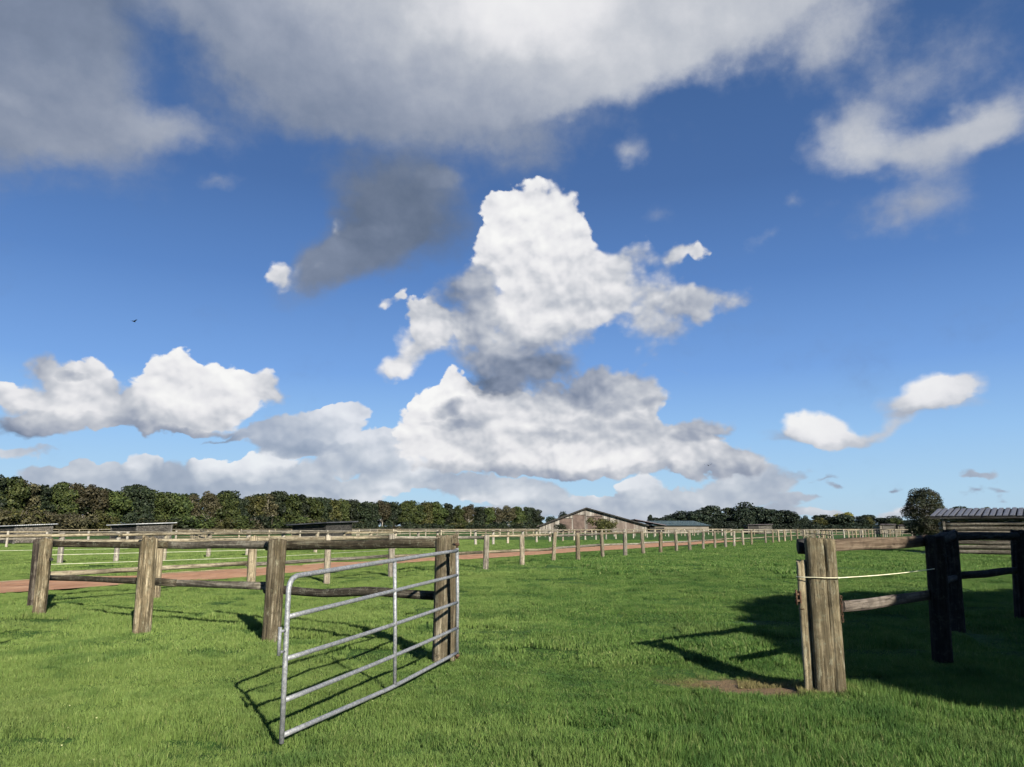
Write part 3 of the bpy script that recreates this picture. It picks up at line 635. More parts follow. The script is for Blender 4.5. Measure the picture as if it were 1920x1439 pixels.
# --- fence that runs away beside the track
TRACKL = [(P1B.x, P1B.y + .2)] + [tuple(gp(x, y).xy) for x, y in ((302, 1122), (1083, 1051), (1434, 1020))]
xpx = [302, 389, 477, 617, 736, 826, 911, 979, 1037, 1083, 1129, 1171, 1205, 1237, 1267, 1292, 1317, 1339, 1359, 1375, 1392, 1408, 1434, 1448, 1459, 1470, 1482, 1494, 1506, 1518]
line = TRACKL[:]; dl = Vector(line[-1]) - Vector(line[1]); line.append(tuple(Vector(line[-1]) + dl.normalized() * 26))
tp = []
for x in xpx:
    if x == 389: continue
    q = on_line(line[1:], x)
    if q: tp.append(q)
s0 = Vector(tp[0]); dd = (s0 - Vector(tp[1])).normalized()
tp = [tuple(Vector((P1B.x + .05, P1B.y + .15)))] + tp
rf = [tuple(gp(x, y).xy) for x, y in ((1545, 1009.5), (1583, 1009.0), (1616, 1008.8), (1646, 1008.6), (1680, 1008.4), (1711, 1008.2), (1733, 1008.2), (1762, 1008.2))]
tf = far_fence('long weathered post and rail fence running away beside the red track', None, tp, FAR_POSTS, M_RAILP, heights=(1.20, .62), h=1.27, rr=.052, span=2, hvar=.045)
lastp = tp[-1]
rf = [lastp] + rf
f2 = far_fence('low rail fence crossing behind the big gatepost to the log shed', None, rf, FAR_PALE, M_RAILP, heights=(1.22, .55), h=1.28, rr=.055, span=2, scale=1.15)
for hz in (.98, .80):
    a, b = tp[0], tp[4]
    wire(tf, [Vector((a[0], a[1], hz)), Vector(((a[0] + b[0]) / 2, (a[1] + b[1]) / 2, hz - .03)), Vector((b[0], b[1], hz + .02))])
# --- pale posts on the other side of the track
LB = [tuple(gp(x, y).xy) for x, y in ((6, 1063), (223, 1055), (394, 1047), (646, 1034.5), (1006, 1018), (1370, 1000.6))]
bx = [6, 119, 223, 312, 394, 467, 533, 593, 646, 694, 742, 785, 822, 859, 892, 925, 952, 980, 1006, 1031, 1055, 1076, 1097, 1117, 1136, 1154, 1170, 1187, 1213, 1226, 1240, 1253, 1265, 1277, 1288, 1298, 1308, 1318, 1328, 1337, 1346, 1354, 1362, 1370]
bp = [q for q in (on_line(LB, x) for x in bx) if q]
e0 = Vector(bp[0]); e1 = (e0 - Vector(bp[1])).normalized() * 3.0
bp = [tuple(e0 + e1)] + bp
fb = far_fence('pale post and rail fence on the far side of the red track', None, bp, FAR_PALE, M_RAILP, heights=(1.21, ), h=1.28, rr=.055, span=2, scale=1.15, rails_on=1)
for i in range(0, 12, 4):
    a, b = bp[i], bp[i + 4]
    wire(fb, [Vector((a[0], a[1], .62)), Vector(((a[0] + b[0]) / 2, (a[1] + b[1]) / 2, .58)), Vector((b[0], b[1], .62))], .0055)
# --- paddock fences further off
def straight(a, b, step, jit=.08):
    a, b = Vector(a), Vector(b); n = max(2, int(round((b - a).length / step))); return [tuple(a.lerp(b, i / n) + Vector((random.uniform(-jit, jit), random.uniform(-jit, jit)))) for i in range(n + 1)]
G = 'paddock fences beyond the track'
def G2(x, Y): v = at(x, HOR, Y); return (v.x, Y)
far_fence('paddock fence running past the two plank shelters', G, straight(G2(-60, 60), G2(395, 60), 2.9), TINY_PALE, M_RAILP, heights=(1.16, .62), rr=.06, seg=6, h=1.25)
far_fence('paddock fence in front of the dark open shelter', G, straight(G2(330, 78), G2(670, 84), 2.9), TINY_PALE, M_RAILP, heights=(1.16, .62), rr=.06, seg=6, h=1.25)
far_fence('short cross fence between the plank shelter and the dark shelter', G, straight(G2(395, 62), G2(360, 118), 3.2), TINY_POST, M_RAILP, heights=(1.16, .62), rr=.06, seg=6, h=1.25)
far_fence('two rail fence in front of the wood, ending before the barn', G, straight(G2(640, 108), G2(1012, 128), 2.6), TINY_PALE, M_RAILP, heights=(1.16, .62), rr=.065, seg=6, h=1.28)
far_fence('farthest fence running along the foot of the wood', G, straight(G2(-40, 150), G2(1010, 190), 3.4), TINY_POST, M_RAILP, heights=(1.16, .62), rr=.07, seg=5, h=1.25, span=3)
far_fence('white railed fence in front of the barn gable', G, straight(G2(1000, 128), G2(1370, 150), 2.4), TINY_PALE, M_RAILP, heights=(1.20, .66), rr=.065, seg=6, h=1.3, scale=1.2)
far_fence('faint fence in front of the dark hedgerow and small huts', G, straight(G2(1372, 150), G2(1700, 175), 3.0), TINY_POST, M_RAILP, heights=(1.16, .62), rr=.07, seg=5, h=1.25, span=3)
far_fence('cross fence going off behind the big gatepost', G, straight(G2(1560, 92), G2(1500, 148), 3.0), TINY_POST, M_RAILP, heights=(1.18, .62), rr=.06, seg=5, h=1.25)
far_fence('cross fence going off beneath the round tree', G, straight(G2(1590, 96), G2(1690, 150), 3.0), TINY_POST, M_RAILP, heights=(1.18, .62), rr=.06, seg=5, h=1.25)
# --- right-hand fence: big gatepost, dark shaded posts
R1, R2, R3, R4 = gp(1557, 1297), gp(1768, 1246), gp(1797, 1188), gp(1916, 1160)
gpo = empty('gatepost', (R1.x, R1.y, gh(R1.x, R1.y)), 0, 'massive square weathered gatepost with cord tied round it, beside bare soil', 'gatepost')
yaw1 = -math.atan2(R1.x, R1.y)
top = at(1544, 1009, R1.y).z - gpo.location.z
def r1_mesh(seed=3):
    V = []; F = []; rings, seg = 60, 96; wd, dp = .272, .25
    for i in range(rings + 1):
        t = i / rings; z = -.15 + (top + .15) * t
        for k in range(seg):
            a = 2 * PI * k / seg; ca, sa = math.cos(a), math.sin(a)
            r = (abs(ca) ** 5 + abs(sa) ** 5) ** (-1 / 5)
            x, y = ca * r * wd / 2, sa * r * dp / 2
            u = x if abs(sa) > abs(ca) * .8 else y
            face = 1 if sa < 0 else -1
            # deep lengthwise splits in the camera face and weathered furrows all round
            dep = 0
            if sa < 0:
                for u0, w_, d_ in ((.048 + .010 * nz(z * 1.4, 2) - .010 * z, .0065, .055), (-.045 + .03 * nz(z * 1.1, 8), .012, .004), (-.105 + .02 * nz(z * 1.3, 4), .010, .004)):
                    dep += d_ * math.exp(-((x - u0) / w_) ** 2)
            dep += .006 * max(0, nz(u * 40, z * .8, seed + face) - .15) + .003 * nz(u * 10, z * 1.6, seed * 2 + face) + .004 * abs(nz(u * 90, z * 2.5, 7 + face))
            n_ = Vector((ca, sa, 0)); kk = 1 + (.02 * (1 - t)) + .012 * nz(z * 1.7, ca)
            zz = z
            if i == rings: zz += .012 * nz(x * 14, y * 14, 1) - .01 * (x > .055)
            if i >= rings: kk *= .975
            V.append((x * kk - ca * dep, y * kk - sa * dep, zz))
    for i in range(rings):
        for k in range(seg):
            k2 = (k + 1) % seg; F.append([i * seg + k, i * seg + k2, (i + 1) * seg + k2, (i + 1) * seg + k])
    c = len(V); V.append((0, 0, top)); b = rings * seg
    for k in range(seg): F.append([b + k, b + (k + 1) % seg, c])
    me = bpy.data.meshes.new('post'); me.from_pydata(V, [], F); me.materials.append(M_BIGPOST); me.polygons.foreach_set('use_smooth', [True] * (rings * seg) + [False] * seg); me.update(); return me
M_BIGPOST = wood('big_gatepost_wood', (0.075, 0.060, 0.037), (0.235, 0.195, 0.125), (0.40, 0.350, 0.245), lichen=.5, grain=48, bump=.8)
def stains(m):
    nt = m.node_tree; b = nt.nodes['Principled BSDF']; src = b.inputs['Base Color'].links[0].from_socket
    tcn = nt.nodes.new('ShaderNodeTexCoord'); mp = nt.nodes.new('ShaderNodeMapping'); mp.inputs['Scale'].default_value = (1, 1, .38); nt.links.new(tcn.outputs['Object'], mp.inputs[0])
    for sc_, lo, hi, am, colr in ((7, .46, .60, .75, (0.055, 0.045, 0.026, 1)), (26, .52, .66, .6, (0.07, 0.058, 0.03, 1)), (14, .57, .68, .55, (0.30, 0.29, 0.21, 1))):
        n = nt.nodes.new('ShaderNodeTexNoise'); n.inputs['Scale'].default_value = sc_; n.inputs['Detail'].default_value = 7; n.inputs['Roughness'].default_value = .7; nt.links.new(mp.outputs[0], n.inputs['Vector'])
        r = nt.nodes.new('ShaderNodeMapRange'); nt.links.new(n.outputs['Fac'], r.inputs[0]); r.inputs[1].default_value = lo; r.inputs[2].default_value = hi; r.inputs[3].default_value = 0; r.inputs[4].default_value = am
        x = nt.nodes.new('ShaderNodeMix'); x.data_type = 'RGBA'; nt.links.new(r.outputs[0], x.inputs[0]); nt.links.new(src, x.inputs[6]); x.inputs[7].default_value = colr; src = x.outputs[2]
    nt.links.new(src, b.inputs['Base Color'])
stains(M_BIGPOST); stains(M_POST)
lean = -math.atan2(.065, 1.4)
o = link_mesh('post', r1_mesh(), gpo); o.rotation_euler = (0, 0, yaw1 + .08)
# narrower plank split off and nailed to the side of the post
sp = MB()
sp_h = at(1507, 1053, R1.y).z - gpo.location.z
for i in range(12):
    z0, z1 = -.1 + (sp_h + .1) * i / 12, -.1 + (sp_h + .1) * (i + 1) / 12
pl = post_mesh('side_plank', M_BIGPOST, .092, .17, sp_h, 71, rings=30, seg=36, square=4.5, cracks=3, jag=.03, depth=.12)
o = link_mesh('side_plank', pl, gpo, (-.178 * math.cos(yaw1), -.178 * math.sin(yaw1), 0)); o.rotation_euler = (0, 0, yaw1)
lt = MB()   # rusty latch keep on the plank
lt.box((0, 0, 0), (.05, .012, .11)).box((0, -.02, .03), (.03, .04, .018)).box((0, -.02, -.03), (.03, .04, .018)); lt.tube([(0, -.03, -.07), (0, -.03, .07)], .009, 8)
lt.tube([(.0, -.012, -.10), (.03, -.02, -.105), (.09, -.02, -.10)], .006, 6)
cm = Matrix.Rotation(yaw1, 3, 'Z')
o = lt.build('latch_plate', M_RUST, gpo, cm @ Vector((-.215, -.085, 0)) + Vector((0, 0, at(1506, 1122, R1.y - .1).z - gpo.location.z))); o.rotation_euler = (0, 0, yaw1 - .9)
ch = MB()   # chain hanging on the other side
zc = at(1580, 1118, R1.y).z - gpo.location.z
for i in range(9):
    z = zc - i * .026; a = (i % 2) * PI / 2
    ring_ = [(math.cos(t) * .008 * (1 if i % 2 else .9), math.sin(t) * .008 * (0 if i % 2 == 0 else 1) , math.sin(t) * .017 if i % 2 == 0 else math.cos(t) * .0) for t in np.linspace(0, 2 * PI, 9)]
    pts_ = [(math.cos(t) * .009 * math.cos(a), math.cos(t) * .009 * math.sin(a), z + math.sin(t) * .018) for t in np.linspace(0, 2 * PI, 9)]
    ch.tube(pts_, .0032, 5, False)
o = ch.build('chain', M_RUST, gpo, cm @ Vector((.152, -.09, 0)))
# cord: wraps the post and runs on past the next post
z_c = at(1540, 1084, R1.y - .16).z
cd = MB(); loop = []
for q in ((.135, -.135), (.05, -.145), (-.06, -.145), (-.14, -.135), (-.226, -.095), (-.226, .03), (-.17, .13), (0, .145), (.13, .135), (.155, .02), (.150, -.12), (.135, -.135)):
    v = cm @ Vector((q[0], q[1], 0)); loop.append((R1.x + v.x, R1.y + v.y, z_c + .006 * nz(q[0] * 9, q[1] * 9)))
cd.tube(loop, .0042, 6, False)
st = Vector(loop[-1]); en = at(1752, 1067, R2.y - .14)
cd.tube([tuple(st.lerp(en, t) - Vector((0, 0, .012 * math.sin(PI * t)))) for t in np.linspace(0, 1, 12)], .0042, 6, True)
o = tag(cd.build('cord', M_CORD), 'thin cream cord looped round the massive gatepost and strung past it', 'cord')
rfence = empty('post_and_rail_fence', R2, 0, 'blackish shaded post and rail fence beyond the massive gatepost', 'fence')
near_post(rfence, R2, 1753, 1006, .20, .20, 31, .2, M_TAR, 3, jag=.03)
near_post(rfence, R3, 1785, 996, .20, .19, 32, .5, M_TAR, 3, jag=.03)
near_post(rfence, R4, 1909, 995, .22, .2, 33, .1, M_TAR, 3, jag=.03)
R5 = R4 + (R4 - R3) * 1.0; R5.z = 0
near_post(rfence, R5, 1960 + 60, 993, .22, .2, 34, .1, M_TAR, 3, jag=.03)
bn = Vector((.05, .22, 0))
def rp(px, py, P, dy=.2): return at(px, py, P.y + dy)
sawn = place_rail(M_SAWN, rp(1502, 1025, R1, .26), rp(1738, 1014, R2, .15), .066, rfence, 3.3, .40, seg=16); ec = MB(); e_ = rp(1502, 1025, R1, .26) - R2; ec.tube([e_ + Vector((-.035, 0, 0)), e_ + Vector((-.03, 0, 0)), e_ + Vector((.05, .01, 0))], [.06, .075, .078], 14, True, .5); ec.build('dark_rail_end', M_RUBBER, rfence)  # black disc covering the outer end of the top rail
sawn['label'] = 'paler sawn top rail from the big post to the first dark post'
place_rail(M_SHRAIL, rp(1738, 1016, R2, .22), rp(1790, 1003, R3, .18), .07, rfence, 5.3, .7, seg=12)
place_rail(M_SHRAIL, rp(1775, 1006, R3, .2), rp(1925, 1004, R4, .2), .062, rfence, 7.3, .7, seg=12)
place_rail(M_SAWN, rp(1582, 1138, R1, .2), rp(1752, 1114, R2, .12), .054, rfence, 8.8, .38, seg=14)
place_rail(M_SHRAIL, rp(1752, 1096, R2, .2), rp(1795, 1082, R3, .15), .05, rfence, 9.9, .7, seg=12)
place_rail(M_SHRAIL, rp(1797, 1080, R3, .15), rp(1915, 1068, R4, .15), .055, rfence, 11.3, .7, seg=12)
e5 = R5 + Vector((0, .2, 1.28)); place_rail(M_SHRAIL, rp(1905, 1004, R4, .2), e5, .062, rfence, 13, .7, seg=12)
# --- galvanised gate
GN = gp(526, 1405); GF = at(856.5, 1228, 8.78); GF.z = 0.0
gate = empty('field_gate', GN, 0, 'galvanised five bar tubular metal gate standing open on the grass', 'gate')
gdir = (GF - GN).normalized(); glen = (GF - GN).length
gnrm = Vector((gdir.y, -gdir.x, 0))
def gate_pt(px, py):
    d = ray(px, py); t = GN.dot(gnrm) / Vector((d.x, d.y, 0)).dot(gnrm)
    v = Vector((d.x * t, d.y * t, EYE + d.z * t)) - GN; v.z = max(v.z, .035); return v
def gcurve(a, m, b, n=10):
    """bar bowing gently through three sighted points"""
    A, B, C = gate_pt(*a), gate_pt(*m), gate_pt(*b); ta = 0; tb = (B - A).xy.length / (C - A).xy.length
    out_ = []
    for i in range(n + 1):
        t = i / n; l0 = (t - tb) * (t - 1) / ((0 - tb) * (0 - 1)); l1 = t * (t - 1) / (tb * (tb - 1)); l2 = t * (t - tb) / (1 - tb)
        out_.append(A * l0 + B * l1 + C * l2)
    return out_
rg = .0172
for a, m_, b in (((538.6, 1157), (739, 1108), (857, 1079)), ((535, 1236), (739, 1171), (857, 1130)), ((531.5, 1314), (739, 1230), (857, 1178))):
    MB().tube(gcurve(a, m_, b), rg, 12).build('bar', M_GALV, gate)
tb_ = gcurve((557, 1080), (739, 1051), (857, 1033)); bb_ = gcurve((528, 1396), (739, 1287), (857, 1224))
for v in bb_: v.z = max(v.z, .085)
ftop = gate_pt(541, 1108); fbot = gate_pt(527, 1405)
bend = []
p0, p2 = gate_pt(541, 1106), tb_[0]; pc_ = Vector((p0.x, p0.y, 0)) ; pc_ = Vector((p0.x + .004, p0.y + .01, p2.z - .012))
for t in np.linspace(0, 1, 9): bend.append(p0 * (1 - t) ** 2 + pc_ * 2 * t * (1 - t) + p2 * t * t)
MB().tube([fbot, fbot.lerp(p0, .5)] + bend + tb_[1:], rg * 1.1, 12).build('frame', M_GALV, gate)
MB().tube(bb_, rg * 1.05, 12).build('bar', M_GALV, gate)
MB().tube([gate_pt(740, 1288), gate_pt(741, 1170), gate_pt(740, 1052)], rg * 1.0, 12).build('brace', M_GALV, gate)
MB().tube([gate_pt(857, 1229), gate_pt(858, 1120), gate_pt(857, 1028)], rg * 1.05, 12).build('hinge_stile', M_GALV, gate)
lm = MB(); side = -gdir * .052
q0, q1 = gate_pt(533, 1183), gate_pt(531, 1222)
lm.tube([q0 + side * 1.0 + Vector((0, 0, .03)), q1 + side * 1.0 - Vector((0, 0, .02))], .013, 10)
lo = lm.build('latch', M_GALV, gate)
for q_ in (q0, q1): MB().tube([q_ + gdir * .01, q_ + side], .010, 8).build('bracket', M_GALV, lo)
hm = MB(); h0 = gate_pt(857, 1030); h1 = gate_pt(857, 1230)
hm.tube([h0 + Vector((0, 0, .0)), h0 + Vector((0, 0, .07))], .012, 8); hm.tube([h0 + Vector((0, 0, .05)), h0 + Vector((-.05, .10, .05))], .012, 8); hm.tube([h0 + Vector((0, 0, .035)), h0 + Vector((0, 0, .065))], .026, 10)
hm.build('hinge', M_RUST, gate)
hm = MB(); hm.tube([h1 + Vector((0, 0, -.03)), h1 + Vector((0, 0, .05))], .012, 8); hm.tube([h1 + Vector((0, 0, .0)), h1 + Vector((-.05, .10, .0))], .012, 8); hm.tube([h1 + Vector((0, 0, -.012)), h1 + Vector((0, 0, .018))], .026, 10); hm.build('hinge', M_RUST, gate)
# ---------------------------------------------------------------- sheds and barns
def corrugated(name, c, c2, rough=.5, metal=.3, scale=14, axis=0):
    w = NT(name, rough, .4); tcn = w.n('ShaderNodeTexCoord'); sx = w.n('ShaderNodeSeparateXYZ'); w.set(sx.inputs[0], tcn.outputs['Object'])
    wv = w.math('SINE', w.math('MULTIPLY', sx.outputs[axis], scale * 6.283))
    n = w.noise(tcn.outputs['Object'], .7, 5, .6); n2 = w.noise(tcn.outputs['Object'], 6, 5, .65)
    col_ = w.mix(w.step(n, .35, .65), c, c2); col_ = w.mix(w.math('MULTIPLY', w.step(n2, .55, .75), .4), col_, tuple(x * .5 for x in c))
    w.col(col_); w.b.inputs['Metallic'].default_value = metal; w.bump(wv, .6, .03); return w.m
M_ROOFW = corrugated('pale_sheet_roof', (0.52, 0.53, 0.55), (0.68, 0.69, 0.70), .4, .3)
M_ROOFD = corrugated('dark_sheet_roof', (0.035, 0.037, 0.045), (0.07, 0.072, 0.085), .5, .2)
M_ROOFB = corrugated('brown_fibre_roof', (0.045, 0.04, 0.034), (0.08, 0.07, 0.058), .9, 0)
M_ROOFP = corrugated('purple_slate_roof', (0.10, 0.085, 0.10), (0.16, 0.14, 0.16), .8, 0)
M_ROOFG = corrugated('green_sheet_roof', (0.055, 0.085, 0.088), (0.085, 0.12, 0.12), .5, .1)
M_SHEET = plain('grey_roof_sheet', (0.105, 0.11, 0.13), .6, .5, .25, 4)
M_BEIGE = plain('beige_render_wall', (0.17, 0.15, 0.125), .9, .2, .15, .4)
def barn_board(name):
    w = NT(name, .9, .2); v = w.coords('Object', (1, 1, .05), rand=False)
    g_ = w.noise(v, 1.6, 5, .65); v2 = w.coords('Object', (1, 1, 1), rand=False); s1 = w.noise(v2, .13, 4, .6)
    c = w.ramp(g_, [(.36, (0.05, 0.042, 0.035)), (.50, (0.185, 0.168, 0.148)), (.64, (0.33, 0.31, 0.28))])
    c = w.mix(w.math('MULTIPLY', w.step(s1, .48, .60), .6), c, (0.11, 0.075, 0.062)); w.col(c); w.bump(g_, .6, .05); return w.m
M_BARN = barn_board('weathered_barn_boards')
def log_wall(mb, a, b, z0, z1, rad, seed, gap=1.02):
    """courses of rough logs stacked between a and b"""
    a, b = Vector(a), Vector(b); z = z0 + rad
    k = 0
    while z < z1:
        L = (b - a).length; n = max(4, int(L / .6)); pts_ = [a.lerp(b, i / n) + Vector((0, .02 * nz(i * .5, k + seed), z + .02 * nz(i * .35 + 5, k + seed))) for i in range(n + 1)]
        r = rad * (1 + .15 * nz(k * 3.1, seed)); mb.tube(pts_, [r * (1 + .14 * nz(i * .45, k * 2.0 + seed)) for i in range(n + 1)], 8, True, .8, .15, k + seed); z += rad * 2 * gap; k += 1
# log shed on the right
SX0 = at(1768, 1000, 46).x; SY = 46.0; SX1 = SX0 + 9.0
shed = empty('log_shed', (SX0, SY, 0), -.62, 'log walled field shed roofed in grey sheets, behind the dark fence', 'shed')
mb = MB(); log_wall(mb, (0, 0, 0), (9, 0, 0), 0, 2.02, .13, 2); mb.build('log_wall', M_LOG, shed)
mb = MB(); log_wall(mb, (.05, .15, 0), (-.6, 4.2, 0), 0, 1.95, .13, 5); mb.build('log_wall', M_LOG, shed)
mb = MB(); log_wall(mb, (9, .2, 0), (8.6, 4.2, 0), 0, 1.95, .13, 5); mb.build('log_wall', M_LOG, shed)
mb = MB(); mb.box((.12, -.16, 1.0), (.12, .09, 2.05)); mb.build('corner_post', M_LOG, shed)
mb = MB(); mb.box((4.4, 1.55, 2.36), (9.9, 3.7, .06), rx=math.radians(7.5)); mb.box((4.4, -.32, 2.08), (9.9, .05, .10)); deck_ = mb.build('roof_deck', M_DARKW, shed)
for i in range(30):
    s = MB(); s.box((0, 0, 0), (.245, 3.75, .025), rx=math.radians(7.5)); s.box((0, 0, .016), (.16, 3.70, .02), rx=math.radians(7.5))
    o = s.build('roof_sheet', M_SHEET, deck_, (-.42 + i * .333, 1.52 + random.uniform(-.02, .02), 2.43 + random.uniform(0, .02))); o.rotation_euler = (0, 0, random.uniform(-.012, .012))
# plank shelters
def shelter(label, x0, x1, Y, ztop0, ztop1, split, dark, roof, lightm, group=None, depth=3.5, deck=.10):
    """x0..x1 columns of the front wall, split: share of the front taken by the darker boards"""
    a = at(x0, HOR, Y); b = at(x1, HOR, Y); L = b.x - a.x
    o = empty('field_shelter', (a.x, Y, 0), 0, label, 'shelter', group)
    h0, h1 = ztop0, ztop1
    def boards(xa, xb, m, name, gap, yy=0.0):
        mb = MB(); z = .1
        while z < max(h0, h1) - .05:
            lim = h0 + (h1 - h0) * ((xa + xb) / 2 / L)
            if z < lim - .12: mb.box(((xa + xb) / 2, yy + .012 * nz(z * 9, 1), z + .08), (xb - xa, .04, .155), ry=.01 * nz(z * 3, 5))
            z += .165 + gap
        return mb.build(name, m, o)
    if split > 0: boards(0.03, L * split - .03, dark, 'dark_boarding', .02, .06)
    if split < 1: boards(L * split + .03, L - .03, lightm, 'plank_wall', .012)
    for x in (0, L * split, L): mb = MB(); mb.box((x, -.05, (h0 + (h1 - h0) * x / L) / 2), (.14, .14, (h0 + (h1 - h0) * x / L))); mb.build('corner_post', lightm, o)
    mb = MB(); mb.box((0.0, depth / 2, .9), (.05, depth - .2, 1.8)).box((L, depth / 2, .9), (.05, depth - .2, 1.8)).box((L / 2, depth, .9), (L - .1, .05, 1.8)); mb.build('back_wall', dark, o)
    mb = MB(); t = math.atan2(h1 - h0, L); mb.box((L / 2, depth / 2 - .15, (h0 + h1) / 2 + .04), (L * 1.07, depth + .9, deck), ry=-t, rx=math.radians(-3)); mb.build('roof', roof, o)
    return o
def corner_shelter(label, xc, xl, xr, Y, zc, zl, zr, leftm, rightm, roof, post, thick=.06, over=.35, alpha=.58):
    """shelter seen at its corner xc: a face running off to xl and one running off to xr"""
    C0 = at(xc, HOR, Y); o = empty('field_shelter', (C0.x, Y, 0), 0, label, 'shelter')
    vd = Vector((C0.x, Y)).normalized(); rt = Vector((vd.y, -vd.x))
    dR = rt * math.cos(alpha) + vd * math.sin(alpha); dL = -rt * math.sin(alpha) + vd * math.cos(alpha)
    LR = (xr - xc) / FPX * C0.length / math.cos(alpha) * math.cos(math.atan2(C0.x, Y)) ** 2 / math.cos(math.atan2(C0.x, Y)) ; LL = (xc - xl) / FPX * C0.length / math.sin(alpha)
    def face(d, L, z0, z1, m, nm):
        mb = MB(); z = .12; rz = math.atan2(d.y, d.x); k = 0
        while z < min(z0, z1) - .02 or z < max(z0, z1) - .10:
            mb.box((d.x * L / 2, d.y * L / 2, z + .075), (L - .02 - .03 * (k % 3), .04, .145 + .012 * nz(k * 1.7, L)), rz=rz, ry=-math.atan2(z1 - z0, L) * (z / max(z0, z1)) + .006 * nz(k, 3)); z += .162; k += 1
        return mb.build(nm, m, o)
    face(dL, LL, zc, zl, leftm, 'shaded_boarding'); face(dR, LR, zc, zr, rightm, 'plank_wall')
    for (p, z) in ((Vector((0, 0)), zc), (dR * LR, zr), (dL * LL, zl)):
        mb = MB(); mb.box((p.x, p.y, z / 2), (.15, .15, z), rz=math.atan2(dR.y, dR.x)); mb.build('corner_post', post, o)
    q = dR * LR + dL * LL; mb = MB()
    for a_, b_ in ((dR * LR, q), (dL * LL, q)):
        m_ = (a_ + b_) / 2; d_ = b_ - a_; mb.box((m_.x, m_.y, .85), (d_.length - .2, .05, 1.7), rz=math.atan2(d_.y, d_.x))
    mb.build('back_wall', leftm, o)
    zq = zr + zl - zc; mb = MB(); cs = []
    for (su, sv) in ((-1, -1), (1, -1), (1, 1), (-1, 1)):
        U = -over if su < 0 else LR + over; V_ = -over if sv < 0 else LL + over
        p = dR * U + dL * V_; z = zc + (zr - zc) * U / LR + (zl - zc) * V_ / LL + .02; cs.append(Vector((p.x, p.y, z)))
    up = Vector((0, 0, thick)); mb.quad(cs[::-1]); mb.quad([c_ + up for c_ in cs])
    for k in range(4): a_, b_ = cs[k], cs[(k + 1) % 4]; mb.quad([a_, b_, b_ + up, a_ + up])
    mb.build('roof', roof, o); return o
corner_shelter('plank shelter with thin pale roof, cut by the picture edge, before brown scrub', 29, -34, 88, 72, 1.66, 1.50, 1.80, M_DARKW, M_LOGG, M_ROOFW, M_LOGG)  # darker wood on the left face paints in its shaded side
corner_shelter('plank shelter with thin pale roof standing alone in front of the dark wood', 257, 218, 316, 72, 1.80, 1.72, 1.92, M_DARKW, M_LOGG, M_ROOFW, M_LOGG)  # dark left boards carry the shade of the face turned from the sun
corner_shelter('long black boarded shelter with sloping dark metal roof before the wood', 612, 552, 658, 92, 2.02, 1.80, 2.14, M_DARKW, M_DARKW, M_ROOFD, M_DARKW, .12, .6, .75)
shelter('tiny grey roofed hut with two bays before the tall dark hedgerow', 1403, 1447, 190, 2.05, 2.2, .45, M_DARKW, M_ROOFP, M_LOGG)
shelter('tiny grey hut below the hedgerow between gatepost and round tree', 1650, 1678, 190, 2.2, 2.2, .2, M_LOGG, M_ROOFP, M_LOGG)
shelter('smallest arched hut just beside the round tree', 1684, 1700, 190, 2.0, 2.0, .2, M_LOGG, M_ROOFP, M_LOGG)
# big barn: wide gable with boards
BY = 230.0
def bpt(px, py): v = at(px, py, BY); return v
apex, le, re_ = bpt(1100, 954), bpt(1012, 987), bpt(1212, 985.5)
barn = empty('barn', (apex.x, BY, 0), 0, 'wide old barn with boarded gable and low brown roof on the horizon', 'barn')
L0, L1 = le - Vector((apex.x, BY, 0)), re_ - Vector((apex.x, BY, 0)); A = apex - Vector((apex.x, BY, 0)); D = Vector((9.5, 50, 0))
mb = MB(); mb.quad([(L0.x, 0, 0), (L1.x, 0, 0), (L1.x, 0, L1.z), (A.x, 0, A.z), (L0.x, 0, L0.z)]); mb.quad([(L0.x, .3, 0), (L0.x, .3, L0.z), (A.x, .3, A.z), (L1.x, .3, L1.z), (L1.x, .3, 0)]); mb.build('gable_wall', M_BARN, barn)
mb = MB(); mb.box((L1.x + D.x / 2, 25, L1.z / 2), (.3, 50, L1.z), rz=-math.atan2(D.x, D.y)); mb.build('side_wall', M_BARN, barn)
mb = MB(); mb.box((L0.x + D.x / 2, 25, L0.z / 2), (.3, 50, L0.z), rz=-math.atan2(D.x, D.y)); mb.build('side_wall', M_BARN, barn)
def slab(mb, p, q, D, th=.35, over=.8):
    p, q = Vector(p), Vector(q); d = (q - p).normalized(); q = q + d * over; f = -D.normalized() * over; up = Vector((0, 0, th))
    a, b, c, e = p + f, q + f, q + D, p + D
    for s in ((a, b, c, e), (a + up, e + up, c + up, b + up), (a, a + up, b + up, b), (b, b + up, c + up, c), (c, c + up, e + up, e), (e, e + up, a + up, a)): mb.quad(s)
mb = MB(); slab(mb, A, L1, D); slab(mb, A, L0, D); roof_ = mb.build('roof', M_ROOFB, barn)
mb = MB()
for s_, e_ in ((A, L0), (A, L1)):
    p0, p1 = Vector(s_), Vector(e_); n_ = 6
    for i in range(n_):
        a_, b_ = p0.lerp(p1, i / n_), p0.lerp(p1, (i + 1) / n_); m_ = (a_ + b_) / 2; L_ = (b_ - a_).length
        mb.box((m_.x, -.95, m_.z + .12), (L_, .12, .35), ry=-math.atan2(b_.z - a_.z, b_.x - a_.x))
mb.build('barge_board', M_DARKW, roof_)
M_DOOR = plain('rust_red_boards', (0.105, 0.078, 0.066), .9, .2, .35, .6)
for c_, s_ in (((-6.3, -.06, 2.1), (3.6, .10, 4.2)), ((-2.4, -.06, 2.6), (3.4, .10, 5.2)), ((2.2, -.06, 2.4), (4.0, .1, 4.8))):
    mb = MB(); mb.box(c_, s_); dr = mb.build('barn_door', M_DOOR, barn); mb = MB(); mb.box((c_[0], -.14, c_[2] + s_[2] / 2 + .06), (s_[0] + .6, .06, .12)); mb.build('door_rail', M_DARKW, dr)
